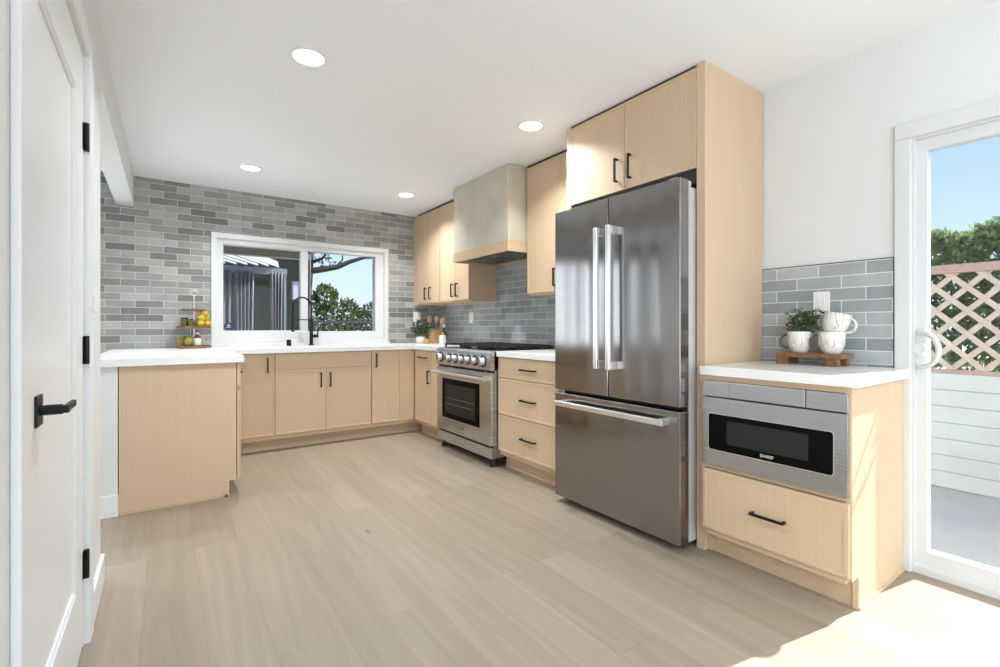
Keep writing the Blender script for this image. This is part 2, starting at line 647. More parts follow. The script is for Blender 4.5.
def lettering(text, size, fr, pos, mat, parent, name='lettering', depth=0.0006):
    cu = bpy.data.curves.new('tmp_text', 'FONT')
    cu.body = text
    cu.size = size
    cu.extrude = depth
    cu.align_x = 'CENTER'
    cu.align_y = 'CENTER'
    to = bpy.data.objects.new('tmp_text', cu)
    col.objects.link(to)
    dg = bpy.context.evaluated_depsgraph_get()
    me0 = bpy.data.meshes.new_from_object(to.evaluated_get(dg))
    vs = [tuple(v.co) for v in me0.vertices]
    fs = [tuple(p.vertices) for p in me0.polygons]
    bpy.data.objects.remove(to)
    bpy.data.curves.remove(cu)
    bpy.data.meshes.remove(me0)
    mb = MB(fr)
    mb.add([(pos[0] + x, pos[1] + y, pos[2] + z) for x, y, z in vs], fs)
    return mb.build(name, mat, parent)


def pull(fr, parent, a, b, c, length, vertical, name='handle'):
    """black bar pull on two posts; (a,b) its middle, c the face it stands on"""
    mb = MB(fr)
    h, t, p = length / 2, 0.0055, 0.030
    for sgn in (-1, 1):
        if vertical:
            y0 = b + sgn * (h - t)
            mb.box(a - t, a + t, y0 - t, y0 + t, c - 0.0015, c + p - t)
        else:
            x0 = a + sgn * (h - t)
            mb.box(x0 - t, x0 + t, b - t, b + t, c - 0.0015, c + p - t)
    if vertical:
        mb.box(a - t, a + t, b - h, b + h, c + p - 2 * t, c + p)
    else:
        mb.box(a - h, a + h, b - t, b + t, c + p - 2 * t, c + p)
    return mb.build(name, M['black'], parent, bevel=0.0012)


def front(fr, parent, name, a0, a1, b0, b1, c, mat='wood', handle=None, w=0.016):
    g = 0.0015
    d = MB(fr).shaker(a0 + g, a1 - g, b0 + g, b1 - g, c - 0.020, w=w).build(name, M[mat], parent)
    if handle:
        kind, ha, hb, L = handle
        pull(fr, d, ha, hb, c, L, kind == 'v')
    return d


H = 2.42
# ------------------------------------------------------------------ the room
fl = MB().box(-5.2, 0.16, -9.4, 0.15, -0.12, 0.0).build('floor', M['floor'])
struct(fl, 'pale whitewashed oak plank floor', 'floor')
ce = MB().box(-5.2, 0.16, -9.4, 0.15, H, H + 0.15).build('ceiling', M['ceiling'])
struct(ce, 'smooth white ceiling', 'ceiling')

# back wall, tiled all over, with the window opening
WX0, WX1, WZ0, WZ1 = -2.406, -0.657, 0.925, 2.0
wb = MB(BACK)
wb.ring(-3.30, 0.16, 0.0, H, (WX0, WX1, WZ0, WZ1), None, -0.15, 0.0)
wb.ring(-5.2, -3.30, 0.0, H, (-4.48, -3.42, 0.06, 2.13), None, -0.15, 0.0)
wb = wb.build('wall_back', M['tile_back'])
struct(wb, 'back wall covered in grey glazed subway tiles', 'wall')

# right wall with the sliding door opening
DY0, DY1, DZ = 4.535, 6.40, 1.955
wr = MB(RIGHT)
wr.box(-0.15, DY0, 0, H, -0.16, 0)
wr.box(DY1, 9.4, 0, H, -0.16, 0)
wr.box(DY0, DY1, DZ, H, -0.16, 0)
wr = wr.build('wall_right', M['wall'])
struct(wr, 'white painted right wall', 'wall')
t1 = MB(RIGHT).box(0.0, 2.93, 0.90, 1.80, 0, 0.008).build('tile_backsplash', M['tile_right'], wr)
t2 = MB(RIGHT).box(3.885, 4.475, 0.90, 1.42, 0, 0.008).build('tile_backsplash', M['tile_right'], wr)
MB(RIGHT).box(4.474, 4.479, 0.914, 1.424, 0, 0.010).build('tile_edge_strip', M['black'], wr)
MB(RIGHT).box(3.885, 4.479, 1.42, 1.424, 0, 0.010).build('tile_edge_strip', M['black'], wr)

# left wall with the interior door, ending beside the opening to the next room
LX = -2.98
lw = MB()
lw.box(LX - 0.12, LX, -5.60, -3.91, 0, H)
lw.box(LX - 0.12, LX, -9.4, -7.60, 0, H)
lw.box(LX - 0.12, LX, -7.60, -5.60, 0, 0.45)
lw.box(LX - 0.12, LX, -7.60, -5.60, 2.25, H)
lw.box(LX - 0.12, LX, -3.042, -2.55, 0, H)
lw.box(LX - 0.12, LX, -3.91, -3.042, 2.045, H)
lw = lw.build('wall_left', M['wall'])
struct(lw, 'white painted left wall that ends at an opening', 'wall')
wf = MB()  # unseen wall; its wide opening is added for the fill light
wf.box(-5.2, 0.16, -9.55, -9.4, 0, 0.45)
wf.box(-5.2, 0.16, -9.55, -9.4, 2.25, H)
wf.box(-5.2, -2.65, -9.55, -9.4, 0.45, 2.25)
wf.box(-0.25, 0.16, -9.55, -9.4, 0.45, 2.25)
struct(wf.build('wall_front', M['wall']), 'white wall behind the camera with an added wide window opening', 'wall')
struct(MB().box(-5.35, -5.2, -9.55, 0.15, 0, H).build('wall_far', M['wall']), 'far wall of the room past the left opening', 'wall')
struct(MB().box(-5.2, LX - 0.12, -2.67, -2.55, 0, H).build('wall_side', M['wall']), 'side wall of the room past the left opening', 'wall')
lo = MB().box(-3.10, LX, -1.672, 0.0, 0, 0.872).build('wall_low', M['wall'])
struct(lo, 'low white wall behind the peninsula cabinets', 'wall')
bb = MB()
bb.box(-3.114, LX + 0.004, -1.686, -1.672, 0, 0.125)
struct(bb.build('baseboard_low', M['trim'], bevel=0.002), 'white baseboard on the low wall end', 'baseboard')
bl = MB()
bl.box(LX, LX + 0.015, -2.950, -2.535, 0, 0.118)
bl.box(LX - 0.12, LX + 0.015, -2.55, -2.535, 0, 0.118)
bl.box(LX, LX + 0.015, -9.38, -4.00, 0, 0.118)
struct(bl.build('baseboard_left', M['trim'], bevel=0.003), 'white baseboard along the left wall', 'baseboard')
be = MB()
be.box(-3.10, LX, -2.55, -0.001, 2.152, H)
struct(be.build('trim_1', M['wall']), 'white boxed beam below the ceiling at left', 'beam')

# interior door
dr = bpy.data.objects.new('door_1', None)
col.objects.link(dr)
dr.location = (LX, -3.55, 0)
struct(dr, 'white single panel interior door with black lever', 'door')
LEFT = Fr((0, 1, 0), (0, 0, 1), (1, 0, 0), (LX, 0, 0))     # a = y, b = z, c = out of the left wall
dl = MB(LEFT)
# leaf with one recessed panel
A0, A1, B0, B1 = -3.892, -3.060, 0.012, 2.03
dl.ring(A0, A1, B0, B1, (A0 + .14, A1 - .15, 0.25, B1 - .165), None, -0.040, 0.0)
dl.box(A0 + .135, A1 - .145, 0.24, B1 - .16, -0.030, -0.011)
leaf = dl.build('door_leaf', M['trim'], dr, bevel=0.004)
dm = MB(LEFT)
dm.ring(A0 + .138, A1 - .148, 0.248, B1 - .163, 0.012, 0.012, -0.014, -0.004)
dm.build('panel_moulding', M['trim'], leaf, bevel=0.003)
cs = MB(LEFT)
cs.box(A0 - 0.10, A0 - 0.012, 0, B1 + 0.012, 0, 0.016)
cs.box(A1 + 0.014, A1 + 0.104, 0, B1 + 0.012, 0, 0.018)
cs.box(A0 - 0.10, A1 + 0.104, B1 + 0.0125, B1 + 0.095, 0, 0.016)
cs.build('casing', M['trim'], dr, bevel=0.004)
jb = MB(LEFT)
jb.box(A0 - 0.018, A0 - 0.004, 0, B1 + 0.0025, -0.12, 0.002)
jb.box(A1 + 0.004, A1 + 0.018, 0, B1 + 0.0025, -0.12, 0.002)
jb.box(A0 - 0.018, A1 + 0.018, B1 + 0.003, B1 + 0.017, -0.12, 0.002)
jb.build('jamb', M['trim'], dr)
for zc in (0.285, 1.022, 1.755):
    hb = MB(LEFT)
    hb.tube([(A1 + 0.002, zc - 0.048, 0.008), (A1 + 0.002, zc + 0.048, 0.008)], 0.0085, 10)
    hb.box(A1 - 0.020, A1 + 0.001, zc - 0.046, zc + 0.046, -0.001, 0.001)
    hb.box(A1 + 0.003, A1 + 0.022, zc - 0.046, zc + 0.046, 0.001, 0.005)
    hb.build('hinge', M['black'], dr)
lv = MB(LEFT)
ra, rb = -3.765, 0.915
lv.box(ra - 0.030, ra + 0.030, rb - 0.034, rb + 0.034, -0.001, 0.005)
lever = lv.build('lever_plate', M['black'], leaf, bevel=0.001)
lh = MB(LEFT)
lh.tube([(ra, rb, 0.006), (ra, rb, 0.042)], 0.0115, 14)
lh.build('lever_neck', M['black'], lever, smooth=True)
lb = MB(LEFT)
lb.box(ra - 0.010, ra + 0.012, rb - 0.0085, rb + 0.0085, 0.038, 0.054)
lb.box(ra + 0.010, ra + 0.108, rb - 0.0075, rb + 0.0075, 0.042, 0.053)
lb.build('lever_bar', M['black'], lever, bevel=0.002)
wi3 = bpy.data.objects.new('added_window_3', None)  # unseen window, added to go with the left fill light
col.objects.link(wi3)
wi3.location = (LX, -6.6, 0.45)
struct(wi3, 'added white framed window in the left wall behind the camera', 'window')
MB(LEFT).ring(-7.60, -5.60, 0.45, 2.25, 0.06, 0.06, -0.11, 0.012).build('window_frame', M['vinyl'], wi3, bevel=0.003)
MB(LEFT).box(-7.55, -5.65, 0.50, 2.20, -0.068, -0.062).build('glass_pane', M['glass'], wi3)
# light switch on the end of the left wall
sw = thing('light_switch', 'white light switch plate on the left wall beyond the door', 'switch', (LX, -2.82, 1.19))
MB(LEFT).box(-2.855, -2.785, 1.13, 1.25, 0, 0.006).build('plate', M['white'], sw, bevel=0.002)
MB(LEFT).box(-2.836, -2.804, 1.157, 1.223, 0.005, 0.011).build('rocker', M['white'], sw, bevel=0.002)

# kitchen window
wi = bpy.data.objects.new('window_1', None)
col.objects.link(wi)
wi.location = (-1.53, 0.0, 0.925)
struct(wi, 'white framed two pane sliding kitchen window above the sink', 'window')
MB(BACK).ring(WX0, WX1, WZ0, WZ1, 0.048, 0.05, -0.15, 0.014).build('window_casing', M['vinyl'], wi, bevel=0.004)
MB(BACK).ring(WX0 + .046, WX1 - .046, WZ0 + .048, WZ1 - .048, (-2.312, -0.800, 1.058, 1.905), None, -0.12, -0.02).build('window_frame', M['vinyl'], wi, bevel=0.003)
MB(BACK).box(WX0 - .01, WX1 + .01, 0.912, 0.94, -0.02, 0.032).build('window_sill', M['vinyl'], wi, bevel=0.003)
MB(BACK).box(-1.598, -1.53, 1.055, 1.908, -0.11, -0.028).build('mullion', M['vinyl'], wi, bevel=0.003)
MB(BACK).ring(-2.314, -1.59, 1.056, 1.907, 0.012, 0.012, -0.10, -0.035).build('sash', M['vinyl'], wi, bevel=0.002)
MB(BACK).box(-2.304, -1.598, 1.066, 1.896, -0.068, -0.062).build('glass_pane', M['glass_window'], wi)
MB(BACK).box(-1.532, -0.800, 1.056, 1.906, -0.094, -0.088).build('glass_pane', M['glass_window'], wi)
stk = MB(BACK)
c8 = [(-2.255 + 0.042 * math.cos(PI / 8 + k * PI / 4), 1.108 + 0.042 * math.sin(PI / 8 + k * PI / 4)) for k in range(8)]
stk.prism(c8, -0.0618, -0.0606)
sticker = tag(stk.build('security_sticker', M['navy']), 'small navy octagonal sticker low in the left window pane', 'sticker')
ik = MB(BACK)
ik.prism([(-2.270, 1.112), (-2.240, 1.112), (-2.255, 1.130)], -0.0606, -0.0602)
ik.box(-2.276, -2.234, 1.098, 1.103, -0.0606, -0.0602)
ik.build('printed_emblem', M['stickerink'], sticker)

wi2 = bpy.data.objects.new('added_window_2', None)  # unseen window, added for brightness and its streak on the refrigerator
col.objects.link(wi2)
wi2.location = (-3.95, 0.0, 0.35)
struct(wi2, 'added white framed window of the room past the left opening', 'window')
MB(BACK).ring(-4.48, -3.42, 0.06, 2.13, 0.06, 0.06, -0.14, 0.012).build('window_frame', M['vinyl'], wi2, bevel=0.003)
MB(BACK).box(-4.43, -3.47, 0.11, 2.08, -0.068, -0.062).build('glass_pane', M['glass'], wi2)

# patio sliding door
sd = bpy.data.objects.new('door_2', None)
col.objects.link(sd)
sd.location = (0.05, -5.46, 0)
struct(sd, 'white sliding glass patio door', 'door')
k = MB(RIGHT)
k.box(4.479, 4.537, 0, DZ - .004, -0.001, 0.018)
k.box(DY1 - .003, DY1 + 0.055, 0, DZ - .004, -0.001, 0.018)
k.box(4.479, DY1 + .055, DZ - .003, 2.022, -0.001, 0.018)
k.build('casing', M['vinyl'], sd, bevel=0.003)
MB(RIGHT).ring(DY0, DY1, 0.0, DZ, (DY0 + .012, DY1 - .012, 0.02, DZ - .012), None, -0.15, -0.004).build('door_frame', M['vinyl'], sd)
p1 = MB(RIGHT).ring(4.54, 5.49, 0.032, DZ - 0.008, (4.586, 5.43, 0.10, 1.890), None, -0.075, -0.025).build('sliding_panel', M['vinyl'], sd, bevel=0.003)
MB(RIGHT).box(4.58, 5.44, 0.09, 1.90, -0.053, -0.047).build('glass_pane', M['glass'], p1)
p2 = MB(RIGHT).ring(5.45, 6.39, 0.032, DZ - 0.008, (5.51, 6.34, 0.10, 1.890), None, -0.135, -0.085).build('fixed_panel', M['vinyl'], sd, bevel=0.003)
MB(RIGHT).box(5.50, 6.35, 0.09, 1.90, -0.113, -0.107).build('glass_pane', M['glass'], p2)
MB(RIGHT).box(4.536, 6.399, 0.0, 0.0335, -0.155, -0.003).build('sill_track', M['vinyl'], sd)
hd = MB(RIGHT)
hd.box(4.547, 4.581, 0.90, 1.09, -0.0255, -0.018)
dh = hd.build('handle_plate', M['vinyl'], p1, bevel=0.002)
pts = []
for i in range(17):
    t = -PI / 2 + PI * i / 16
    pts.append((4.560 + 0.075 * math.cos(t), 1.0 + 0.078 * math.sin(t), -0.018 + 0.050 * math.cos(t)))
MB(RIGHT).tube(pts, 0.011, 10).build('pull', M['vinyl'], dh, smooth=True)
MB(RIGHT).lathe([(0.030, 0.0), (0.030, 0.012), (0.022, 0.018)], (4.562, 1.0, -0.019), 18).build('thumb_latch', M['vinyl'], dh)

# recessed ceiling lamps: four seen, the rest added out of view to brighten the room
LB = ['recessed round ceiling lamp nearest the camera, above the left side of the floor',
      'recessed round ceiling lamp in front of the tall refrigerator cabinet',
      'recessed round ceiling lamp on the ceiling above the peninsula end',
      'recessed round ceiling lamp near the far upper cabinets and hood']
spots = [(-2.18, -2.79, LB[0]), (-0.80, -2.80, LB[1]), (-2.18, -0.83, LB[2]), (-0.80, -0.83, LB[3]),
         (-2.18, -6.6, 'added recessed ceiling lamp behind the camera on the left side'),
         (-0.80, -6.6, 'added recessed ceiling lamp behind the camera on the right side'),
         (-2.18, -8.4, 'added recessed ceiling lamp near the front wall on the left side'),
         (-0.80, -8.4, 'added recessed ceiling lamp near the front wall on the right side'),
         (-4.1, -1.4, 'added recessed ceiling lamp in the room past the left opening')]
proto = None
for (x, y, lab) in spots:
    if proto is None:
        proto = thing('recessed_light', lab, 'ceiling light', (x, y, H), 'recessed ceiling lamps')
        MB().lathe([(0.070, H + 0.0), (0.083, H + 0.0), (0.083, H - 0.006), (0.074, H - 0.009), (0.070, H - 0.006), (0.070, H)], (x, y, 0), 36, cap=False).build('trim_ring', M['trim'], proto, smooth=True)
        MB().lathe([(0.0001, H - 0.004), (0.071, H - 0.004), (0.071, H - 0.001)], (x, y, 0), 36).build('diffuser', M['emit'], proto)
    else:
        c = proto.copy()
        col.objects.link(c)
        c.location = (x, y, H)
        c['label'] = lab
        for ch in list(proto.children):
            d = ch.copy()
            col.objects.link(d)
            d.parent = c
    area('downlight', (x, y, H - 0.012), (0, 0, -1), 0.14, 0.14, LAMP_W, (0.95, 0.98, 1.0), 'DISK').data.spread = 2.35
tag(MB().lathe([(0.0001, H - 0.012), (0.05, H - 0.012), (0.066, H - 0.006), (0.068, H + 0.001)], (-1.513, -0.31, 0), 32).build('ceiling_cap', M['ceiling'], smooth=True),
    'flat blank white disc on the ceiling above the kitchen window', 'cap')

# ------------------------------------------------------------------ cabinets on the back wall
CF = 0.65       # door face distance from the back wall
CR = 0.63       # door face distance from the right wall
DT, DB = 0.868, 0.142


def carcass(fr, parent, a0, a1, face, toe, bottom=0.108, top=0.872, back=0.012):
    mb = MB(fr)
    mb.box(a0, a1, bottom, top, back, face - 0.022)
    mb.build('body', M['wood'], parent)
    MB(fr).box(a0, a1, 0.0, bottom, back, toe).build('toe_kick', M['wood_h'], parent)


t = thing('base_cabinet', 'single door oak base cabinet between the peninsula and the sink cabinet', 'cabinet', (-2.10, -0.3, 0))
carcass(BACK, t, -2.37, -1.967, CF, 0.555)
front(BACK, t, 'door', -2.345, -1.966, DB, DT, CF, handle=('v', -2.025, 0.767, 0.132))
t = thing('sink_cabinet', 'double door oak sink base cabinet below the kitchen window', 'cabinet', (-1.52, -0.3, 0))
carcass(BACK, t, -1.967, -1.087, CF, 0.555, top=0.69)
MB(BACK).box(-1.967, -1.087, 0.69, 0.872, 0.60, 0.628).build('top_rail', M['wood'], t)
front(BACK, t, 'false_front', -1.964, -1.089, 0.720, DT, CF)
front(BACK, t, 'door', -1.964, -1.527, DB, 0.718, CF, handle=('v', -1.575, 0.612, 0.135))
front(BACK, t, 'door', -1.527, -1.089, DB, 0.718, CF, handle=('v', -1.489, 0.612, 0.135))
t = thing('base_cabinet', 'narrow single door oak base cabinet right of the sink cabinet in the corner', 'cabinet', (-0.8, -0.3, 0))
carcass(BACK, t, -1.087, -0.012, CF, 0.555)
front(BACK, t, 'door', -1.084, -0.792, DB, DT, CF, handle=('v', -1.043, 0.770, 0.135))
MB(BACK).box(-0.790, CR * -1 + 0.002, DB, DT, CF - 0.022, CF - 0.004).build('filler_panel', M['wood'], t)

# cabinets on the right wall
t = thing('base_cabinet', 'oak base cabinet with drawer over door left of the range', 'cabinet', (-0.3, -0.95, 0))
carcass(RIGHT, t, 0.655, 1.252, CR, 0.545)
front(RIGHT, t, 'drawer', 0.668, 1.045, 0.720, DT, CR, handle=('h', 0.862, 0.795, 0.180))
front(RIGHT, t, 'door', 0.668, 1.045, DB, 0.718, CR, handle=('v', 0.997, 0.606, 0.130))
MB(RIGHT).box(1.046, 1.25, DB, DT, CR - 0.022, CR - 0.002).build('filler_panel', M['wood'], t)
t = thing('drawer_cabinet', 'oak three drawer base cabinet between the range and the refrigerator', 'cabinet', (-0.3, -2.53, 0))
carcass(RIGHT, t, 2.178, 2.896, CR, 0.545)
front(RIGHT, t, 'drawer', 2.183, 2.88, 0.712, DT, CR, handle=('h', 2.561, 0.790, 0.167))
front(RIGHT, t, 'drawer', 2.183, 2.88, 0.427, 0.710, CR, handle=('h', 2.563, 0.567, 0.165))
front(RIGHT, t, 'drawer', 2.183, 2.88, DB, 0.425, CR, handle=('h', 2.565, 0.287, 0.165))

# peninsula on the left
t = thing('peninsula_cabinet', 'oak peninsula base cabinet with plain end panel facing the room', 'cabinet', (-2.68, -1.1, 0))
MB().box(-2.975, -2.392, -1.655, -0.66, 0.108, 0.872).build('body', M['wood'], t)
MB().box(-2.975, -2.455, -1.655, -0.66, 0.0, 0.108).build('toe_kick', M['wood_h'], t)
ep = MB(Fr((1, 0, 0), (0, 0, 1), (0, -1, 0)))
ep.prism([(-2.975, 0), (-2.425, 0), (-2.425, 0.102), (-2.372, 0.102), (-2.372, 0.872), (-2.975, 0.872)], 1.654, 1.672)
ep.build('end_panel', M['wood'], t)
MB().box(-2.975, -2.422, -1.678, -1.672, 0.0, 0.014).build('shoe_moulding', M['wood_h'], t)
MB().box(-2.44, -2.413, -1.678, -1.64, 0, 0.1).build('toe_return', M['wood'], t)
front(PEN, t, 'drawer', -1.668, -1.18, 0.712, DT, -2.347, handle=('h', -1.42, 0.79, 0.168))
front(PEN, t, 'door', -1.668, -1.18, 0.106, 0.690, -2.347, handle=('v', -1.23, 0.60, 0.135))
front(PEN, t, 'drawer', -1.178, -0.69, 0.712, DT, -2.347, handle=('h', -0.93, 0.79, 0.168))
front(PEN, t, 'door', -1.178, -0.69, 0.106, 0.690, -2.347, handle=('v', -1.12, 0.60, 0.135))

# countertops
ct = MB()
Z0, Z1 = 0.872, 0.914
SX0, SX1, SY0, SY1 = -1.90, -1.16, -0.53, -0.15
ct.box(-3.125, -2.33, -1.70, -0.668, Z0, Z1)
ct.box(-3.125, SX0, -0.668, -0.003, Z0, Z1)
ct.box(SX1, -0.010, -0.668, -0.003, Z0, Z1)
ct.box(SX0, SX1, -0.668, SY0, Z0, Z1)
ct.box(SX0, SX1, SY1, -0.003, Z0, Z1)
ct.box(-0.645, -0.010, -1.254, -0.668, Z0, Z1)
bm_ = ct.build('countertop', M['quartz'])
me = bm_.data
b2 = bmesh.new(); b2.from_mesh(me)
bmesh.ops.remove_doubles(b2, verts=b2.verts, dist=1e-4)
# drop the inner walls between neighbouring slabs
dead = [f for f in b2.faces if any(g is not f and set(v.index for v in g.verts) == set(v.index for v in f.verts) for e in f.edges for g in e.link_faces)]
bmesh.ops.delete(b2, geom=dead, context='FACES_ONLY')
b2.to_mesh(me); b2.free()
tag(bm_, 'white quartz countertop running over the peninsula, sink run and corner', 'countertop')
o = MB().box(-0.645, -0.010, -2.895, -2.176, Z0, Z1).build('countertop', M['quartz'], bevel=0.002)
tag(o, 'short white quartz countertop between the range and the refrigerator', 'countertop')
o = MB().box(-0.637, -0.020, -4.535, -3.895, Z0, Z1).build('countertop', M['quartz'], bevel=0.002)
tag(o, 'white quartz countertop above the drawer microwave by the patio door', 'countertop')

# sink
s = thing('sink', 'steel undermount sink set in the counter below the window', 'sink', (-1.53, -0.34, 0.70))
sb = MB()
sb.ring(SX0 - .01, SX1 + .01, SY0 - .01, SY1 + .01, 0.012, 0.012, 0.70, 0.8725)
sb.box(SX0 - .01, SX1 + .01, SY0 - .01, SY1 + .01, 0.696, 0.704)
sb.build('basin', M['steel'], s)
MB().lathe([(0.045, 0.703), (0.045, 0.707), (0.03, 0.706)], (-1.53, -0.34, 0), 20).build('drain', M['steel_bright'], s)
# faucet
f = thing('faucet', 'matte black high arc pull down faucet behind the sink', 'faucet', (-1.523, -0.085, 0.914))
MB().lathe([(0.028, 0.914), (0.028, 0.922), (0.018, 0.926), (0.018, 1.185), (0.012, 1.195)], (-1.523, -0.085, 0), 20).build('base', M['black'], f, smooth=True)
pts = [(-1.523, -0.085, 1.095), (-1.523, -0.085, 1.29)]
for i in range(1, 15):
    a = PI * i / 14
    pts.append((-1.523 - 0.095 * (1 - math.cos(a)), -0.085 - 0.03 * (1 - math.cos(a)), 1.30 + 0.105 * math.sin(a)))
pts += [(-1.713, -0.145, 1.26)]
MB().tube(pts, 0.0085, 12).build('spout', M['black'], f, smooth=True)
MB().tube([(-1.713, -0.145, 1.27), (-1.713, -0.145, 1.17), (-1.713, -0.145, 1.165), (-1.713, -0.145, 1.055)], [0.0095, 0.0095, 0.013, 0.015], 14).build('spray_head', M['black'], f, smooth=True)
MB().tube([(-1.523, -0.085, 1.178), (-1.713, -0.145, 1.178)], 0.005, 8).build('docking_arm', M['black'], f, smooth=True)
lvr = MB()
lvr.tube([(-1.505, -0.085, 1.01), (-1.455, -0.085, 1.01)], 0.016, 12)
lvr.tube([(-1.462, -0.085, 1.015), (-1.452, -0.085, 1.10)], 0.007, 8)
lvr.build('lever', M['black'], f, smooth=True)
o = MB().lathe([(0.022, 0.914), (0.022, 0.972), (0.018, 0.976), (0.0001, 0.976)], (-1.742, -0.10, 0), 20).build('air_gap', M['black'], smooth=True)
tag(o, 'small black cylindrical air gap cap left of the faucet', 'air gap')

# ------------------------------------------------------------------ upper cabinets
UF, UZ0, UZ1 = 0.335, 1.372, 2.400


def upper(label, a0, a1, mid, hl, hr, loc):
    t = thing('upper_cabinet', label, 'cabinet', loc)
    MB(RIGHT).box(a0, a1, UZ0 - 0.012, UZ1, 0.009, UF - 0.022).build('body', M['wood'], t)
    MB(RIGHT).box(a0, a1, UZ1 + 0.0005, H - 0.001, 0.02, UF - 0.008).build('gap_shade_strip', M['dark_gap'], t)  # near-black strip painting the shadow gap below the ceiling
    front(RIGHT, t, 'door', a0 + 0.004, mid, UZ0, UZ1, UF, handle=('v', hl, 1.481, 0.137) if hl else None)
    front(RIGHT, t, 'door', mid, a1 - 0.004, UZ0, UZ1, UF, handle=('v', hr, 1.481, 0.137) if hr else None)
    return t


upper('oak two door upper cabinet in the far corner touching the tiled back wall', 0.115, 0.655, 0.388, 0.331, 0.444, (-0.17, -0.33, UZ0))
upper('oak two door upper cabinet between the far corner cabinet and the hood', 0.657, 1.262, 0.985, 0.944, 1.034, (-0.17, -0.96, UZ0))
upper('oak upper cabinet between the hood and the refrigerator', 2.168, 2.888, 2.560, 2.520, 2.606, (-0.17, -2.53, UZ0))

MB(RIGHT).box(0.004, 0.114, UZ0 - 0.012, UZ1, 0.009, UF - 0.004).build('filler_panel', M['wood'], [o for o in col.objects if o.name == 'upper_cabinet'][0])

# range hood
t = thing('range_hood', 'square greige plaster range hood with oak band above the range', 'hood', (-0.25, -1.71, 1.715))
MB(RIGHT).box(1.268, 2.152, 1.800, H, 0.009, 0.510).build('hood_body', M['plaster'], t, bevel=0.006)
hbd = MB(Fr((0, -1, 0), (-1, 0, 0), (0, 0, 1)))   # a=-y, b=-x, c=z
hbd.ring(1.266, 2.154, 0.010, 0.516, 0.020, 0.020, 1.715, 1.802)
hbd.build('trim_band', M['wood_h'], t, bevel=0.001)
MB(RIGHT).box(1.287, 2.133, 1.735, 1.750, 0.031, 0.494).build('filter_panel', M['steel_dark'], t)
fb = MB(RIGHT)
for i in range(24):
    c = 0.06 + i * 0.017
    fb.box(1.31, 2.11, 1.727, 1.7355, c, c + 0.008)
fb.build('baffle_filter', M['steel'], t)
for a in (1.62, 1.71, 1.80):
    MB(RIGHT).lathe([(0.011, 0), (0.011, 0.004)], (a, 1.733, 0.485), 12, axis=Fr((1, 0, 0), (0, 0, 1), (0, -1, 0))).build('control_button', M['steel_bright'], t)

# ------------------------------------------------------------------ refrigerator surround
t = thing('refrigerator_cabinet', 'tall oak surround with two doors above the refrigerator', 'cabinet', (-0.3, -3.4, 0))
TF = 0.575
MB(RIGHT).box(3.842, 3.886, 0, H - 0.001, 0.012, TF).build('side_panel', M['wood'], t)
MB(RIGHT).box(2.898, 2.934, 0, 2.40, 0.012, TF - 0.004).build('side_panel', M['wood'], t)
MB(RIGHT).box(2.934, 3.842, 1.888, 2.395, 0.02, TF - 0.022).build('body', M['wood'], t)
MB(RIGHT).box(2.934, 3.842, 1.825, 1.8995, 0.50, TF - 0.010).build('cavity_shade_strip', M['dark_gap'], t)  # near-black strip painting the shade in the space above the refrigerator
MB(RIGHT).box(2.934, 3.842, 2.407, H - 0.001, 0.3, TF - 0.008).build('gap_shade_strip', M['dark_gap'], t)  # near-black strip painting the shadow line above the doors
front(RIGHT, t, 'door', 2.936, 3.385, 1.900, 2.406, TF, handle=('v', 3.330, 2.022, 0.140))
front(RIGHT, t, 'door', 3.385, 3.841, 1.900, 2.406, TF, handle=('v', 3.428, 2.022, 0.140))

# refrigerator
t = thing('refrigerator', 'stainless french door refrigerator with bottom freezer in the oak surround', 'refrigerator', (-0.4, -3.4, 0))
FA0, FA1, FC = 2.962, 3.856, 0.735
MB(RIGHT).box(2.952, 3.832, 0.03, 1.80, 0.05, 0.655).build('case', M['fridge_side'], t, bevel=0.004)
MB(RIGHT).box(2.96, 3.825, 0.012, 0.045, 0.10, 0.66).build('base_grille', M['dark_gap'], t)
for a in (3.0, 3.79):
    for c in (0.15, 0.60):
        MB(RIGHT).lathe([(0.022, 0), (0.022, 0.032)], (a, 0, c), 12, axis=Fr((1, 0, 0), (0, 0, 1), (0, 1, 0))).build('foot', M['rubber'], t)
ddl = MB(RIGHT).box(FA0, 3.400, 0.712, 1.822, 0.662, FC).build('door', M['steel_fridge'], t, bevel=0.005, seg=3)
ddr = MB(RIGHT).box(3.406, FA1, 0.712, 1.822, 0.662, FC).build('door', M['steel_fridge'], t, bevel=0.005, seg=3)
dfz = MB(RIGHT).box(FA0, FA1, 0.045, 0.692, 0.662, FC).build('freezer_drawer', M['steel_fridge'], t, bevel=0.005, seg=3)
MB(RIGHT).box(2.975, 3.845, 0.05, 1.80, 0.652, 0.664).build('door_gasket', M['rubber'], t)


def fridge_bar(door, a, vertical=True):
    mb = MB(RIGHT)
    if vertical:
        mb.box(a - 0.0145, a + 0.0145, 0.868, 1.655, FC + 0.045, FC + 0.064)
        for b in (0.868, 1.611):
            mb.box(a - 0.0135, a + 0.0135, b, b + 0.044, FC - 0.001, FC + 0.046)
    else:
        mb.box(3.025, 3.800, 0.622, 0.652, FC + 0.045, FC + 0.064)
        for a_ in (3.030, 3.755):
            mb.box(a_, a_ + 0.044, 0.624, 0.650, FC - 0.001, FC + 0.046)
    mb.build('handle', M['steel_bright'], door, bevel=0.004, seg=3)


fridge_bar(ddl, 3.362)
fridge_bar(ddr, 3.452)
fridge_bar(dfz, 0, False)
for a in (2.985, 3.80):
    MB(RIGHT).box(a - 0.02, a + 0.03, 1.80, 1.832, 0.60, 0.715).build('hinge_cover', M['fridge_side'], t, bevel=0.005)

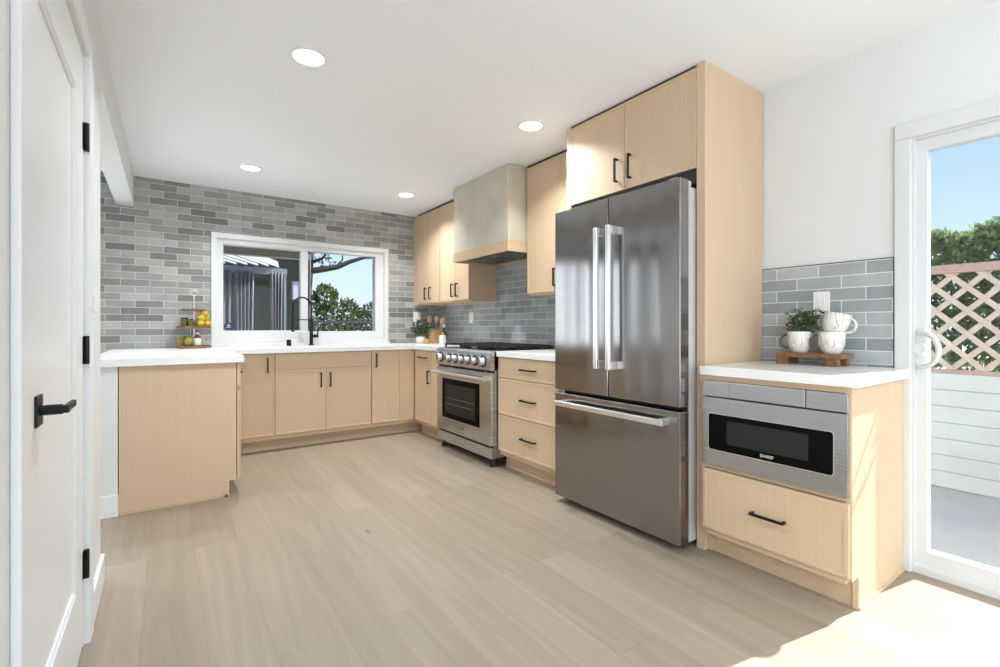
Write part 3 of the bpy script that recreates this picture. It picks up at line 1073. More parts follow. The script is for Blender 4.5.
# ------------------------------------------------------------------ gas range
t = thing('gas_range', 'stainless professional gas range with black grates below the hood', 'range', (-0.35, -1.715, 0))
RA0, RA1, RC = 1.262, 2.170, 0.690
MB(RIGHT).box(RA0, RA1, 0.075, 0.905, 0.012, 0.655).build('body', M['steel'], t)
cp = MB(Fr((0, 0, 1), (-1, 0, 0), (0, -1, 0)))      # a=z, b=-x, c=-y
cp.prism([(0.760, 0.64), (0.760, 0.680), (0.775, 0.690), (0.878, 0.690), (0.900, 0.682), (0.915, 0.660), (0.915, 0.62), (0.80, 0.62)], RA0, RA1)
cp.build('control_panel', M['steel'], t, smooth=True)
OUT = Fr((0, 1, 0), (0, 0, 1), (1, 0, 0))
for i, a in enumerate((1.352, 1.512, 1.620, 1.726, 1.832, 1.940, 2.060)):
    r = 0.031 if i in (0, 6) else 0.026
    kn = MB(RIGHT)
    kn.lathe([(r + 0.003, 0.0), (r + 0.003, 0.007), (r, 0.009), (r * 0.96, 0.034), (r * 0.8, 0.040)], (a, 0.830, RC - 0.002), 20)
    ko = kn.build('knob', M['steel_bright'], t, smooth=True)
    MB(RIGHT).box(a - 0.004, a + 0.004, 0.830 - r * .9, 0.830 + r * .9, RC + 0.036, RC + 0.047).build('grip', M['steel_dark'], ko, bevel=0.002)
    MB(RIGHT).lathe([(r + 0.016, 0.0), (r + 0.016, 0.004)], (a, 0.830, RC + 0.0005), 20).build('bezel', M['black'], ko)
od = MB(RIGHT).box(RA0 + 0.004, RA1 - 0.004, 0.170, 0.742, 0.655, 0.685).build('oven_door', M['steel'], t, bevel=0.004)
MB(RIGHT).box(1.37, 2.00, 0.288, 0.642, 0.680, 0.6875).build('window_surround', M['blackglass'], od, bevel=0.003)
ow = MB(RIGHT).box(1.435, 1.935, 0.335, 0.595, 0.6865, 0.6885).build('window', M['ovenglass'], od)
rk = MB(RIGHT)
for z in (0.42, 0.47):
    rk.tube([(1.45, z, 0.6885), (1.92, z, 0.6885)], 0.0012, 6)
rk.build('rack_line', M['steel'], ow)
lettering('THOR', 0.030, RIGHT, (1.715, 0.232, 0.6852), M['steel_dark'], od, 'brand_lettering')
MB(RIGHT).box(RA0 + 0.004, RA1 - 0.004, 0.741, 0.764, 0.654, 0.664).build('door_gap_shade', M['black'], t)  # black strip standing for shade in the gap above the oven door
MB(RIGHT).box(RA0 + 0.004, RA1 - 0.004, 0.152, 0.174, 0.654, 0.660).build('door_gap_shade', M['black'], t)  # black strip standing for shade in the gap below the oven door
oh = MB(RIGHT)
oh.tube([(RA0 + 0.01, 0.695, 0.742), (RA1 - 0.01, 0.695, 0.742)], 0.0135, 14)
for a in (RA0 + 0.04, RA1 - 0.04):
    oh.box(a - 0.016, a + 0.016, 0.683, 0.707, 0.684, 0.742)
oh.build('handle', M['steel_bright'], od, smooth=True)
MB(RIGHT).box(RA0 + 0.004, RA1 - 0.004, 0.070, 0.155, 0.650, 0.683).build('kick_panel', M['steel'], t, bevel=0.003)
MB(RIGHT).box(RA0 + 0.02, RA1 - 0.02, 0.03, 0.075, 0.10, 0.60).build('underside', M['dark_gap'], t)
for a in (RA0 + 0.05, RA1 - 0.05):
    for c in (0.10, 0.63):
        MB(RIGHT).lathe([(0.027, 0.0), (0.027, 0.022), (0.018, 0.026), (0.018, 0.078)], (a, 0, c), 14, axis=Fr((1, 0, 0), (0, 0, 1), (0, 1, 0))).build('leg', M['rubber'], t)
MB(RIGHT).box(RA0 + 0.004, RA1 - 0.004, 0.903, 0.916, 0.03, 0.625).build('cooktop', M['blackglass'], t, bevel=0.002)
MB(RIGHT).box(RA0 + 0.004, RA1 - 0.004, 0.903, 0.945, 0.012, 0.035).build('island_trim', M['steel'], t, bevel=0.002)
gw = (RA1 - RA0 - 0.03) / 3
for i in range(3):
    g0 = RA0 + 0.015 + i * gw
    g = MB(RIGHT)
    z0, z1 = 0.938, 0.951
    for a in (g0 + 0.004, g0 + gw - 0.016):
        g.box(a, a + 0.012, z0, z1, 0.055, 0.61)
    for c in (0.055, 0.325, 0.598):
        g.box(g0 + 0.004, g0 + gw - 0.004, z0, z1, c, c + 0.012)
    for c in (0.115, 0.185, 0.255, 0.40, 0.47, 0.54):
        g.box(g0 + 0.004, g0 + gw - 0.004, z0 + 0.002, z1 + 0.003, c, c + 0.009)
    mid = g0 + gw / 2
    g.box(mid - 0.005, mid + 0.005, z0, z1 + 0.003, 0.06, 0.60)
    for a in (g0 + 0.005, g0 + gw - 0.017):
        for c in (0.056, 0.597):
            g.box(a, a + 0.012, 0.914, z0 + 0.001, c, c + 0.012)
    g.build('grate', M['iron'], t)
    for c in (0.185, 0.46):
        MB(RIGHT).lathe([(0.052, 0), (0.052, 0.006), (0.038, 0.008), (0.038, 0.0135), (0.0001, 0.0135)], (mid, 0.915, c), 20, axis=Fr((1, 0, 0), (0, 0, 1), (0, 1, 0))).build('burner', M['iron'], t)

# ------------------------------------------------------------------ microwave cabinet by the patio door
t = thing('microwave_cabinet', 'oak base cabinet holding the drawer microwave over one drawer', 'cabinet', (-0.3, -4.2, 0))
sp_ = MB(Fr((-1, 0, 0), (0, 0, 1), (0, -1, 0)))      # a=-x, b=z, c=-y
sp_.prism([(0.02, 0), (0.545, 0), (0.545, 0.128), (0.612, 0.128), (0.612, 0.872), (0.02, 0.872)], 4.490, 4.511)
sp_.build('side_panel', M['wood'], t)
sp2 = MB(Fr((-1, 0, 0), (0, 0, 1), (0, -1, 0)))
sp2.prism([(0.02, 0), (0.545, 0), (0.545, 0.128), (0.612, 0.128), (0.612, 0.872), (0.02, 0.872)], 3.888, 3.908)
sp2.build('side_panel', M['wood'], t)
MB(RIGHT).box(3.908, 4.490, 0.847, 0.872, 0.02, 0.612).build('top_rail', M['wood_h'], t)
MB(RIGHT).box(3.908, 4.490, 0.428, 0.442, 0.02, 0.612).build('shelf', M['wood_h'], t)
MB(RIGHT).box(3.908, 4.490, 0.110, 0.142, 0.02, 0.612).build('bottom_rail', M['wood_h'], t)
MB(RIGHT).box(3.908, 4.490, 0.142, 0.428, 0.03, 0.605).build('drawer_box', M['dark_gap'], t)
MB(RIGHT).box(3.900, 4.500, 0.0, 0.112, 0.02, 0.538).build('toe_kick', M['wood_h'], t)
MB(RIGHT).box(4.511, 4.517, 0.0, 0.012, 0.02, 0.545).build('shoe_moulding', M['wood_h'], t)
front(RIGHT, t, 'drawer', 3.906, 4.507, 0.140, 0.426, 0.630, handle=('h', 4.213, 0.282, 0.142))
# drawer microwave
t = thing('drawer_microwave', 'stainless drawer microwave built in below the short counter', 'microwave', (-0.4, -4.2, 0.442))
MB(RIGHT).box(3.912, 4.486, 0.443, 0.846, 0.05, 0.606).build('case', M['dark_gap'], t)
mc = 0.632
fd = MB(RIGHT).box(3.906, 4.504, 0.448, 0.768, 0.606, mc).build('drawer_front', M['steel'], t, bevel=0.002)


def rrect(a0, a1, b0, b1, r, n=5):
    P = []
    for cx, cy, s0 in ((a1 - r, b1 - r, 0), (a0 + r, b1 - r, 1), (a0 + r, b0 + r, 2), (a1 - r, b0 + r, 3)):
        for i in range(n + 1):
            a = PI / 2 * (s0 + i / n)
            P.append((cx + r * math.cos(a), cy + r * math.sin(a)))
    return P


MB(RIGHT).prism(rrect(3.938, 4.459, 0.521, 0.695, 0.014), mc - 0.001, mc + 0.0012).build('window_bezel', M['steel_bright'], fd)
MB(RIGHT).prism(rrect(3.941, 4.456, 0.524, 0.692, 0.012), mc, mc + 0.0022).build('window', M['blackglass'], fd)
MB(RIGHT).prism(rrect(4.030, 4.370, 0.560, 0.668, 0.004), mc + 0.002, mc + 0.0028).build('viewing_screen', M['ovenglass'], fd)
lettering('SHARP', 0.019, RIGHT, (4.208, 0.542, mc + 0.0026), M['white'], fd, 'brand_lettering')
MB(RIGHT).box(3.906, 4.504, 0.773, 0.845, 0.606, 0.628).build('control_strip', M['steel'], t, bevel=0.002)
MB(RIGHT).box(4.041, 4.357, 0.775, 0.8455, 0.620, mc + 0.002).build('flip_control_panel', M['steel'], t, bevel=0.002)
for a in (4.039, 4.357):
    MB(RIGHT).box(a, a + 0.0022, 0.774, 0.846, 0.62, 0.6295).build('control_panel_gap', M['dark_gap'], t)

# ------------------------------------------------------------------ outlets
def outlet(label, fr, a, b, c, w=0.075, h=0.120):
    t = thing('wall_outlet', label, 'outlet', fr((a, b, c)))
    MB(fr).box(a - w / 2, a + w / 2, b - h / 2, b + h / 2, c, c + 0.006).build('cover_plate', M['white'], t, bevel=0.002)
    MB(fr).box(a - 0.017, a + 0.017, b - 0.034, b + 0.034, c + 0.005, c + 0.009).build('socket', M['white'], t, bevel=0.002)


outlet('white outlet plate on the tiles above the counter left of the range', RIGHT, 0.778, 1.205, 0.008)
outlet('white outlet plate on the tiles behind the cup plant on the riser', RIGHT, 4.182, 1.222, 0.008)
outlet('white outlet plate on the back wall tiles above the corner potted plant', BACK, -0.295, 1.225, 0.0, w=0.095)

# ------------------------------------------------------------------ riser board with cups
t = thing('riser_board', 'footed acacia wood riser board on the short counter', 'board', (-0.12, -4.19, 0.914))
MB().box(-0.195, -0.055, -4.338, -4.042, 0.950, 0.974).build('board', M['walnut'], t, bevel=0.004)
for y in (-4.070, -4.292):
    for x in (-0.178, -0.072):
        MB().box(x - 0.016, x + 0.016, y - 0.026, y + 0.026, 0.9135, 0.951).build('foot', M['walnut'], t, bevel=0.003)


def cup(label, ctr, fr=WORLD, hang=0.0, hm='cup', r=0.056, h=0.105):
    t = thing('cup', label, 'cup', ctr, 'scratched cream cups')
    prof = [(0.034, 0), (0.036, 0.006), (0.044, 0.018), (r * .95, 0.045), (r, h - 0.004), (r - .001, h), (r - .004, h), (r - .005, h - .006), (r * .85, 0.045), (0.030, 0.012), (0.0001, 0.010)]
    MB().lathe(prof, ctr, 32, axis=fr).build('bowl', M['cup'], t, smooth='all')
    pts = []
    for i in range(13):
        a = -PI * 0.52 + PI * 1.04 * i / 12
        p = Vector(((r - .006 + 0.034 * math.cos(a)), 0, h * .52 + 0.034 * math.sin(a)))
        rot = Matrix.Rotation(hang, 3, 'Z')
        p = fr(rot @ p)
        pts.append(Vector(ctr) + p)
    MB().tube(pts, 0.0052, 8).build('handle', M[hm], t, smooth='all')
    return t


cup('cream scratched cup holding a small green plant on the riser board', (-0.125, -4.128, 0.974), hang=PI * .62, hm='cup_handle')
cup('lower cream cup of the stacked pair on the riser board', (-0.125, -4.268, 0.974), hang=PI * .62, hm='cup_handle')
ty = Fr(Matrix.Rotation(math.radians(13), 3, Vector((1, 0.2, 0))) @ Vector((1, 0, 0)), Matrix.Rotation(math.radians(13), 3, Vector((1, 0.2, 0))) @ Vector((0, 1, 0)), Matrix.Rotation(math.radians(13), 3, Vector((1, 0.2, 0))) @ Vector((0, 0, 1)))
cup('upper cream cup tilted on top of the stacked pair', (-0.125, -4.272, 1.066), fr=ty, hang=-PI * .5, hm='cup')
# plant in the cup
t = thing('potted_plant', 'small dark leafed plant growing in the left cream cup', 'plant', (-0.125, -4.128, 1.06))
MB().lathe([(0.0001, 1.04), (0.046, 1.045), (0.0475, 1.062), (0.0001, 1.068)], (-0.125, -4.128, 0), 20).build('soil', M['soil'], t)
st, lfa, lfb = MB(), MB(), MB()
for i in range(60):
    a, rr = random.uniform(0, 2 * PI), random.uniform(0.0, 0.075)
    base = Vector((-0.125 + 0.03 * math.cos(a), -4.128 + 0.03 * math.sin(a), 1.06))
    tip = Vector((-0.125 + rr * math.cos(a), -4.158 + rr * 1.25 * math.sin(a), random.uniform(1.085, 1.20)))
    st.tube([base, (base + tip) / 2 + Vector((0, 0, 0.012)), tip], 0.0012, 4)
    for k in range(9):
        q = base.lerp(tip, random.uniform(0.45, 1.0)) + Vector((random.uniform(-.01, .01), random.uniform(-.01, .01), random.uniform(-.006, .008)))
        (lfa if random.random() < .72 else lfb).leaf(q, random.uniform(0.016, 0.026))
st.build('stem', M['leaf_pale'], t)
lfa.build('foliage', M['leaf'], t)
lfb.build('foliage', M['leaf_pale'], t)

# ------------------------------------------------------------------ tiered stand with food by the window
SXc, SYc = -2.546, -0.165
t = thing('tiered_stand', 'three tier round wooden stand with a metal rod left of the window', 'stand', (SXc, SYc, 0.914))


def tray(z, r, hgt):
    MB().lathe([(r - 0.004, z), (r, z + 0.004), (r, z + hgt), (r - 0.008, z + hgt), (r - 0.009, z + 0.012), (0.0001, z + 0.012)], (SXc, SYc, 0), 40).build('tray', M['walnut'], t, smooth=True)


tray(0.914, 0.135, 0.024)
tray(1.090, 0.132, 0.020)
tray(1.245, 0.094, 0.020)
MB().tube([(SXc, SYc, 0.92), (SXc, SYc, 1.385)], 0.005, 10).build('rod', M['steel_bright'], t, smooth=True)
MB().tube([(SXc + 0.03 * math.sin(i * PI / 12), SYc, 1.408 - 0.024 * math.cos(i * PI / 12)) for i in range(25)], 0.0035, 8, cap=False).build('ring', M['steel_bright'], t, smooth=True)
ZB, ZM = 0.926, 1.102


def jar(name, label, x, y, z, r, h, mat, lid, group='jars and bottles on the tiered stand'):
    j = thing(name, label, 'jar', (x, y, z), group)
    MB().lathe([(r * .94, z), (r, z + .006), (r, z + h * .78), (r * .8, z + h * .86), (r * .8, z + h * .9)], (x, y, 0), 20).build('contents', M[mat], j, smooth=True)
    MB().lathe([(r * .86, z + h * .89), (r * .86, z + h), (0.0001, z + h)], (x, y, 0), 20).build('lid', M[lid], j, smooth=True)
    return j


jar('jar', 'jar of amber preserve at the left of the bottom tray', SXc - .090, SYc - .02, ZB, 0.036, 0.095, 'preserve', 'preserve')
j = thing('bottle', 'bottle with cream label at the front of the bottom tray', 'bottle', (SXc + .022, SYc - .082, ZB), 'jars and bottles on the tiered stand')
MB().lathe([(.026, ZB), (.030, ZB + .004), (.030, ZB + .085), (.013, ZB + .102), (.012, ZB + .12), (.0001, ZB + .12)], (SXc + .022, SYc - .082, 0), 20).build('glass', M['amberglass'], j, smooth=True)
MB().lathe([(.0306, ZB + .018), (.0306, ZB + .078)], (SXc + .022, SYc - .082, 0), 20, cap=False).build('paper_label', M['label'], j, smooth=True)
MB().lathe([(.0135, ZB + .112), (.0135, ZB + .128), (.0001, ZB + .128)], (SXc + .022, SYc - .082, 0), 16).build('cap', M['label'], j, smooth=True)
p = thing('pear', 'green pear standing on the bottom tray of the tiered stand', 'pear', (SXc - .040, SYc - .078, ZB))
MB().ellipsoid((SXc - .040, SYc - .078, ZB + .049), .040, .040, .050, shape=lambda h: 1.0 - 0.32 * max(0, h)).build('flesh', M['pear'], p, smooth='all')
MB().tube([(SXc - .040, SYc - .078, ZB + .096), (SXc - .036, SYc - .078, ZB + .112)], .0022, 6).build('stem', M['bark'], p)
jar('jar', 'dark lidded olive jar at the left of the middle tray', SXc - .073, SYc - .045, ZM, 0.030, 0.082, 'olives', 'black')
jar('jar', 'dark lidded preserve jar just left of the rod on the middle tray', SXc - .026, SYc - .085, ZM, 0.024, 0.070, 'olives', 'black')
w_ = MB().lathe([(.022, ZM), (.036, ZM + .02), (.042, ZM + .110), (.040, ZM + .110), (.033, ZM + .02), (.0001, ZM + .012)], (SXc + .005, SYc + .055, 0), 24).build('white_mug', M['ceramic'], smooth=True)
tag(w_, 'white ceramic mug at the back of the middle tray', 'mug')
lem = None
lpos = [(.046, -.085, .030, 'front lemon at the left of the pile'), (.100, -.040, .030, 'lemon at the right end of the pile'), (.042, -.002, .030, 'lemon at the back of the pile'),
        (.052, -.052, .079, 'lemon on top at the left of the pile'), (.096, -.010, .078, 'lemon on top at the right of the pile'), (.076, -.034, .121, 'topmost lemon of the pile')]
for (dx, dy, dz, lb_) in lpos:
    if lem is None:
        lem = MB().ellipsoid((0, 0, 0), .036, .029, .029, shape=lambda h: 1.0).build('lemon', M['lemon'], smooth='all')
        c = lem
    else:
        c = lem.copy()
        col.objects.link(c)
    c.location = (SXc + dx, SYc + dy, ZM + dz)
    c.rotation_euler = (0, 0, random.uniform(0, 3))
    tag(c, 'yellow ' + lb_ + ' on the tiered stand', 'lemon', 'lemons on the tiered stand')

# ------------------------------------------------------------------ corner of the counter
t = thing('potted_plant', 'green houseplant in a round white pot in the counter corner', 'plant', (-0.345, -0.20, 0.914))
px, py = -0.345, -0.20
MB().lathe([(.034, .914), (.046, .925), (.053, .955), (.050, .992), (.046, .992), (.047, .955), (.0001, .93)], (px, py, 0), 28).build('pot', M['ceramic'], t, smooth='all')
MB().lathe([(.0001, .975), (.047, .980), (.0001, .986)], (px, py, 0), 18).build('soil', M['soil'], t)
st, lf = MB(), MB()
for i in range(34):
    a, rr = random.uniform(0, 2 * PI), random.uniform(0.02, 0.13)
    base = Vector((px + .02 * math.cos(a), py + .02 * math.sin(a), .983))
    tip = Vector((px + rr * math.cos(a), py + rr * math.sin(a) * .8, random.uniform(1.06, 1.20) - rr * .4))
    st.tube([base, (base + tip) / 2 + Vector((0, 0, .025)), tip], .0015, 4)
    for k in range(8):
        q = base.lerp(tip, random.uniform(.45, 1.0)) + Vector((0, 0, .015))
        lf.leaf(q, random.uniform(.026, .042))
st.build('stem', M['leaf_pale'], t)
lf.build('foliage', M['leaf'], t)
cx, cy = -0.175, -0.24
t = thing('utensil_crock', 'square wooden utensil holder in the counter corner', 'crock', (cx, cy, .914))
cr = MB()
cr.ring(cx - .058, cx + .058, cy - .058, cy + .058, .010, .010, .914, 1.072)
cr.box(cx - .056, cx + .056, cy - .056, cy + .056, .914, .93)
cr.build('box', M['beech'], t, bevel=.003)


def utensil(label, name, dx, dy, tx, ty_, z1, kind):
    o_ = thing(name, label, 'utensil', (cx + dx, cy + dy, .93), 'wooden kitchen utensils')
    b0, b1 = Vector((cx + dx, cy + dy, .932)), Vector((cx + tx, cy + ty_, z1))
    MB().tube([b0, b1], .007, 8).build('shaft', M['maple'], o_, smooth=True)
    d = (b1 - b0).normalized()
    hb_ = MB()
    if kind == 's':
        hb_.ellipsoid(b1 + d * .03, .030, .022, .042)
    else:
        c0 = b1 + d * .002
        hb_.box(c0.x - .028, c0.x + .028, c0.y - .020, c0.y - .012, c0.z, c0.z + .075)
    hb_.build('head', M['maple'], o_, smooth=(kind == 's'), bevel=0 if kind == 's' else .003)


utensil('wooden spatula leaning left in the utensil holder', 'wooden_spatula', -.02, .02, -.055, .045, 1.155, 'p')
utensil('round headed wooden spoon upright in the middle of the utensil holder', 'wooden_spoon', .0, -.01, .005, -.02, 1.165, 's')
utensil('wooden spoon leaning toward the range in the utensil holder', 'wooden_spoon', .02, -.02, .045, -.085, 1.145, 's')
m_ = thing('white_jar', 'small white lidded jar beside the utensil holder near the range', 'jar', (-.24, -.545, .914))
MB().lathe([(.030, .914), (.036, .92), (.040, .96), (.036, 1.005), (.028, 1.012), (.0001, 1.012)], (-.24, -.545, 0), 24).build('body', M['ceramic'], m_, smooth=True)
MB().lathe([(.012, 1.010), (.010, 1.022), (.018, 1.035), (.0001, 1.046)], (-.24, -.545, 0), 18).build('knob', M['beech'], m_, smooth=True)
s_ = thing('pinch_pot', 'tiny wooden pinch pot in front of the utensil holder', 'pot', (-.335, -.34, .914))
MB().lathe([(.022, .914), (.030, .92), (.030, .965), (.025, .965), (.024, .93), (.0001, .925)], (-.335, -.34, 0), 20).build('cup', M['beech'], s_, smooth=True)
bt_ = thing('oil_bottle', 'brown oil bottle with white stopper behind the small white jar', 'bottle', (-.16, -.43, .914))
MB().lathe([(.030, .914), (.033, .92), (.033, 1.02), (.014, 1.06), (.013, 1.10)], (-.16, -.43, 0), 20).build('glass', M['amberglass'], bt_, smooth=True)
MB().lathe([(.014, 1.098), (.015, 1.135), (.0001, 1.138)], (-.16, -.43, 0), 16).build('stopper', M['ceramic'], bt_, smooth=True)

# ------------------------------------------------------------------ outside: side yard seen through the patio door
gd = MB().box(-30, 40, -30, 45, -0.30, -0.15).build('ground', M['patio'])
struct(gd, 'pale concrete patio outside', 'ground')
FX = 2.20
gwl = MB()
for i in range(7):
    z0 = -0.15 + i * 0.127
    gwl.box(FX, FX + 0.10, -7.5, 1.5, z0 + 0.003, z0 + 0.127)
gwl.box(FX + 0.012, FX + 0.09, -7.5, 1.5, -0.15, 0.74)
tag(gwl.build('garden_wall', M['gardenwall'], bevel=0.004), 'low pale horizontal board wall beyond the patio door', 'wall')
t = thing('lattice_fence', 'tan diagonal lattice fence on top of the pale board wall', 'fence', (FX + 0.05, -3.0, 0.74))
LZ0, LZ1 = 0.742, 1.53
SIDE = Fr((0, -1, 0), (0, 0, 1), (-1, 0, 0), (FX + 0.05, 0, 0))      # a=-y, b=z
for sgn, c0 in ((1, 0.0), (-1, 0.008)):
    la = MB(SIDE)
    pitch = 0.180
    hgt = LZ1 - LZ0
    n0 = int((1.5 + 7.5 + hgt * 1.0) / pitch)
    for i in range(n0 + 1):
        a = -1.5 - (hgt * 1.0 if sgn > 0 else 0) + i * pitch
        w = 0.027
        x0, x1 = a, a + sgn * hgt * 1.0
        # clip the slat to the fence length
        lo_, hi_ = -1.5, 7.5
        tt0, tt1 = 0.0, 1.0
        dx = x1 - x0
        for lim, ge in ((lo_, True), (hi_, False)):
            ts = (lim - x0) / dx
            if (dx > 0) == ge:
                tt0 = max(tt0, ts)
            else:
                tt1 = min(tt1, ts)
        if tt1 - tt0 < 0.03:
            continue
        xa, xb = x0 + dx * tt0, x0 + dx * tt1
        za, zb = LZ0 + hgt * tt0, LZ0 + hgt * tt1
        la.prism([(xa - w, za), (xa + w, za), (xb + w, zb), (xb - w, zb)], c0, c0 + 0.008)
    la.build('lattice_slats', M['lattice'], t)
MB(SIDE).box(-1.5, 7.5, LZ1 - 0.01, LZ1 + 0.055, -0.03, 0.04).build('top_rail', M['lattice_rail'], t)
MB(SIDE).box(-1.5, 7.5, LZ0 - 0.004, LZ0 + 0.03, -0.02, 0.03).build('bottom_rail', M['lattice_rail'], t)
for a in (7.46, 5.4, 3.2, 1.0, -1.45):
    MB(SIDE).box(a - .04, a + .04, -0.15, LZ1 + .05, -0.13, -0.05).build('post', M['lattice'], t)


def foliage(mb, boxes, n, size):
    for _ in range(n):
        b = random.choice(boxes)
        while True:
            p = Vector((random.uniform(-1, 1), random.uniform(-1, 1), random.uniform(-1, 1)))
            if 0.5 < p.length < 1.0:
                break
        q = Vector((b[0] + p.x * b[3], b[1] + p.y * b[4], b[2] + p.z * b[5]))
        mb.leaf(q, random.uniform(size * .7, size * 1.3), (p.x + random.uniform(-.6, .6), p.y + random.uniform(-.6, .6), p.z + random.uniform(-.3, .9)))


hg = thing('hedge', 'dense green hedge rising behind the lattice fence', 'hedge', (FX + 0.9, -3, -0.15))
hl = MB()
for _ in range(52000):
    y = random.uniform(-7.4, -2.0)
    ztop = 1.90 + 0.02 * math.sin(y * 5.1) + 0.025 * math.sin(y * 13.7)
    k = random.random()
    if k < 0.6:                                     # the face towards the house
        p = (FX + random.uniform(.30, .46) + .06 * math.sin(y * 7), y, random.uniform(0.75, ztop))
    elif k < 0.85:                                  # the top
        p = (FX + random.uniform(.28, 1.0), y, ztop - random.uniform(0, .12))
    else:
        p = (FX + random.uniform(.3, 1.0), y, random.uniform(0.6, ztop))
    hl.leaf(p, random.uniform(.04, .075), (random.uniform(-1, .3), random.uniform(-.8, .8), random.uniform(-.4, 1)))
hl.build('foliage', M['hedge'], hg)
hk = MB()
y = -7.2
while y < -2.0:
    hk.tube([(FX + .62, y, -0.15), (FX + .60, y + .05, 0.8), (FX + .63, y, 1.6)], [.035, .025, .01], 6)
    y += 0.6
hk.build('trunk', M['bark'], hg)
# ------------------------------------------------------------------ outside: back yard seen through the kitchen window
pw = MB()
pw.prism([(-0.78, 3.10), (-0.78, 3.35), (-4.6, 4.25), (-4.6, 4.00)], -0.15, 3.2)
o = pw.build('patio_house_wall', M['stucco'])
tag(o, 'olive grey stucco wall of the covered patio beyond the window', 'wall')
t = thing('patio_window', 'small pale window in the olive patio wall', 'window', (-0.95, 3.1, 1.62))
MB(BACK).ring(-1.07, -0.90, 1.55, 1.86, .015, .015, -3.2, -3.08).build('frame', M['pergola'], t)
MB(BACK).box(-1.06, -0.91, 1.56, 1.85, -3.2, -3.092).build('pane', M['stickerink'], t)
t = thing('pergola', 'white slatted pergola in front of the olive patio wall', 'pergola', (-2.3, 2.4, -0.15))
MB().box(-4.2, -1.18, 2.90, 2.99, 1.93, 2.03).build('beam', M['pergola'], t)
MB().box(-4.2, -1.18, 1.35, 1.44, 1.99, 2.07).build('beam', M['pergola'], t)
for i in range(15):
    x = -4.35 + i * 0.15
    rf = MB(Fr((1, 0, 0), (0.55, 1, 0), (-0.25, 0, 1), (0, 1.3, 2.06)))
    rf.box(x, x + 0.02, 0.0, 1.75, 0.0, 0.10)
    rf.build('slat', M['pergola'], t)
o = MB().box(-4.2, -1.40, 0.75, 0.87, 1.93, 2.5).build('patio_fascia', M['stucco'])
tag(o, 'olive grey fascia band across the top of the left window pane', 'fascia')
for x in (-4.1, -1.21):
    MB().box(x - .018, x + .018, 2.9, 2.99, -0.15, 1.94).build('post', M['pergola'], t)


def curtain(label, x0, x1, y, z0, z1, waves, amp):
    n = waves * 8
    mb = MB()
    rows = 6
    vs, fs = [], []
    for j in range(rows + 1):
        v = j / rows
        pinch = 1.0 - 0.12 * math.sin(PI * v)
        for i in range(n + 1):
            u = i / n
            xm = (x0 + x1) / 2
            vs.append((xm + (x0 + (x1 - x0) * u - xm) * pinch, y + amp * math.sin(2 * PI * waves * u), z0 + (z1 - z0) * v))
    for j in range(rows):
        for i in range(n):
            a = j * (n + 1) + i
            fs.append((a, a + 1, a + n + 2, a + n + 1))
    mb.add(vs, fs)
    o = mb.build('outdoor_curtain', M['curtain'], smooth='all')
    so = o.modifiers.new('cloth', 'SOLIDIFY')
    so.thickness = 0.006
    return tag(o, label, 'curtain', 'outdoor curtains under the pergola')


curtain('mauve outdoor curtain at the far left of the patio beyond the window', -2.25, -1.96, 2.86, -0.15, 1.95, 4, 0.03)
curtain('gathered mauve outdoor curtain second from the left on the patio', -1.93, -1.66, 2.86, -0.15, 1.95, 5, 0.03)
curtain('mauve outdoor curtain beside the pergola post on the patio', -1.44, -1.26, 2.86, -0.15, 1.95, 4, 0.03)
curtain('mauve outdoor curtain at the right end of the olive wall', -0.95, -0.80, 3.02, -0.15, 2.3, 4, 0.03)

t = thing('metal_railing', 'dark metal picket railing in the back yard', 'railing', (0.2, 3.6, -0.15))
MB().box(-0.72, 3.2, 3.58, 3.62, 1.18, 1.22).build('top_rail', M['railing'], t)
MB().box(-0.72, 3.2, 3.58, 3.62, 0.0, 0.04).build('bottom_rail', M['railing'], t)
for i in range(34):
    x = -0.70 + i * 0.115
    MB().box(x - .011, x + .011, 3.589, 3.611, -0.15, 1.2).build('picket', M['railing'], t)
def shrub(label, bx_, n, size, loc):
    t = thing('shrub', label, 'shrub', loc, 'shrubs in the back yard')
    mb = MB()
    foliage(mb, bx_, n, size)
    mb.build('foliage', M['bush'], t)
    st = MB()
    for b in bx_[:4]:
        st.tube([(loc[0], loc[1], loc[2]), ((loc[0] + b[0]) / 2, (loc[1] + b[1]) / 2, b[2] * .5), (b[0], b[1], b[2])], [.04, .03, .012], 6)
    st.build('stem', M['bark'], t)


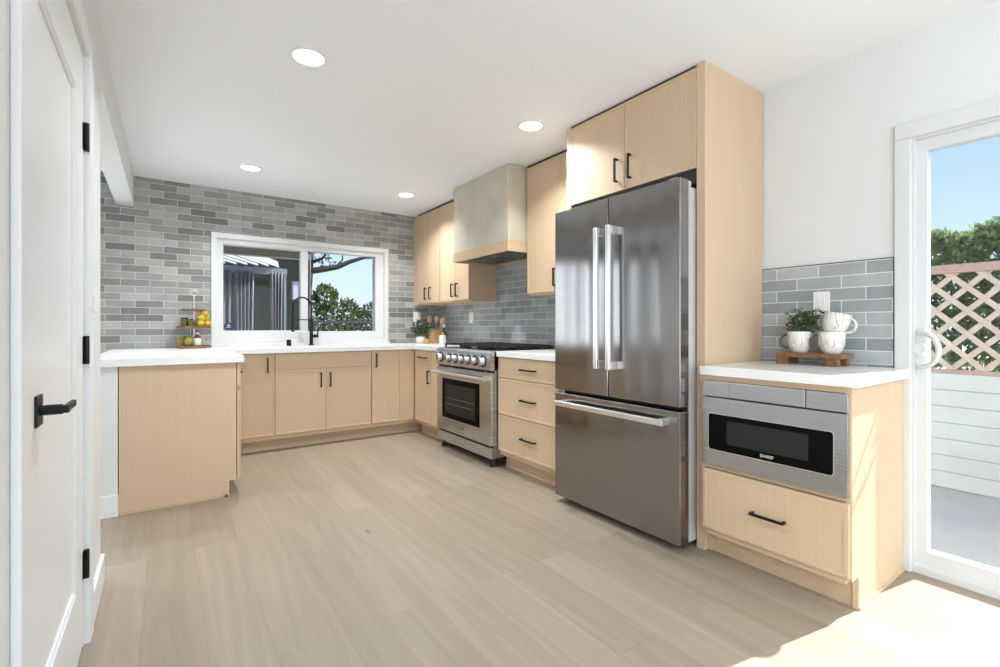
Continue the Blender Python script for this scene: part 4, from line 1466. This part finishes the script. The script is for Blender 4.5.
shrub('leafy green shrub behind the railing at the left of the right pane', [(-0.3, 4.6, 0.7, .5, .5, .75), (-0.35, 4.7, 1.20, .5, .4, .46), (-0.12, 4.7, 1.68, .24, .25, .26), (0.12, 4.7, 1.2, .42, .4, .50), (0.36, 4.7, 1.30, .22, .3, .38), (0.3, 4.7, 0.6, .35, .4, .6)], 4200, 0.075, (-0.2, 4.6, -0.15))
shrub('leafy green shrub behind the railing at the right of the right pane', [(1.4, 4.7, 0.8, .75, .5, .75), (1.02, 4.8, 1.22, .40, .4, .44), (1.55, 4.9, 1.22, .5, .4, .42), (2.1, 4.9, 0.9, .7, .5, .7)], 4200, 0.075, (1.3, 4.8, -0.15))
t = thing('tree', 'dark trunked tree with a long bare branch beyond the window', 'tree', (0.05, 6.6, -0.15))
MB().tube([(-0.10, 6.6, -0.16), (-0.08, 6.6, 1.2), (-0.03, 6.6, 2.1), (0.02, 6.6, 2.9), (0.15, 6.6, 4.2)], [.15, .13, .12, .11, .08], 10).build('trunk', M['bark'], t, smooth=True)
br = MB()
br.tube([(-0.04, 6.6, 2.42), (0.3, 6.55, 2.49), (0.65, 6.5, 2.57), (0.95, 6.5, 2.72), (1.3, 6.45, 2.85), (2.1, 6.4, 2.92)], [.08, .075, .065, .055, .04, .015], 8)
br.tube([(0.60, 6.5, 2.56), (0.78, 6.5, 2.76), (0.76, 6.5, 3.05)], [.03, .02, .008], 6)
br.tube([(-0.02, 6.6, 2.6), (0.3, 6.5, 2.75), (0.5, 6.4, 3.05)], [.05, .035, .015], 6)
br.tube([(0.15, 6.6, 3.4), (1.0, 6.5, 3.9), (1.9, 6.4, 4.1)], [.06, .04, .02], 6)
br.tube([(0.15, 6.6, 3.5), (-0.5, 6.5, 4.0), (-1.2, 6.4, 4.3)], [.06, .04, .02], 6)
br.build('branch', M['bark'], t, smooth=True)
tl = MB()
foliage(tl, [(0.30, 6.5, 2.80, .18, .2, .10), (1.62, 6.4, 2.55, .10, .15, .26), (0.42, 6.5, 2.62, .16, .2, .1)], 130, 0.085)
foliage(tl, [(0.5, 6.6, 4.6, 1.4, 1.2, .8), (1.7, 6.6, 4.3, 1.2, 1.0, .6), (-0.9, 6.6, 4.6, 1.1, 1.0, .6)], 1800, 0.11)
tl.build('foliage', M['leaf'], t)
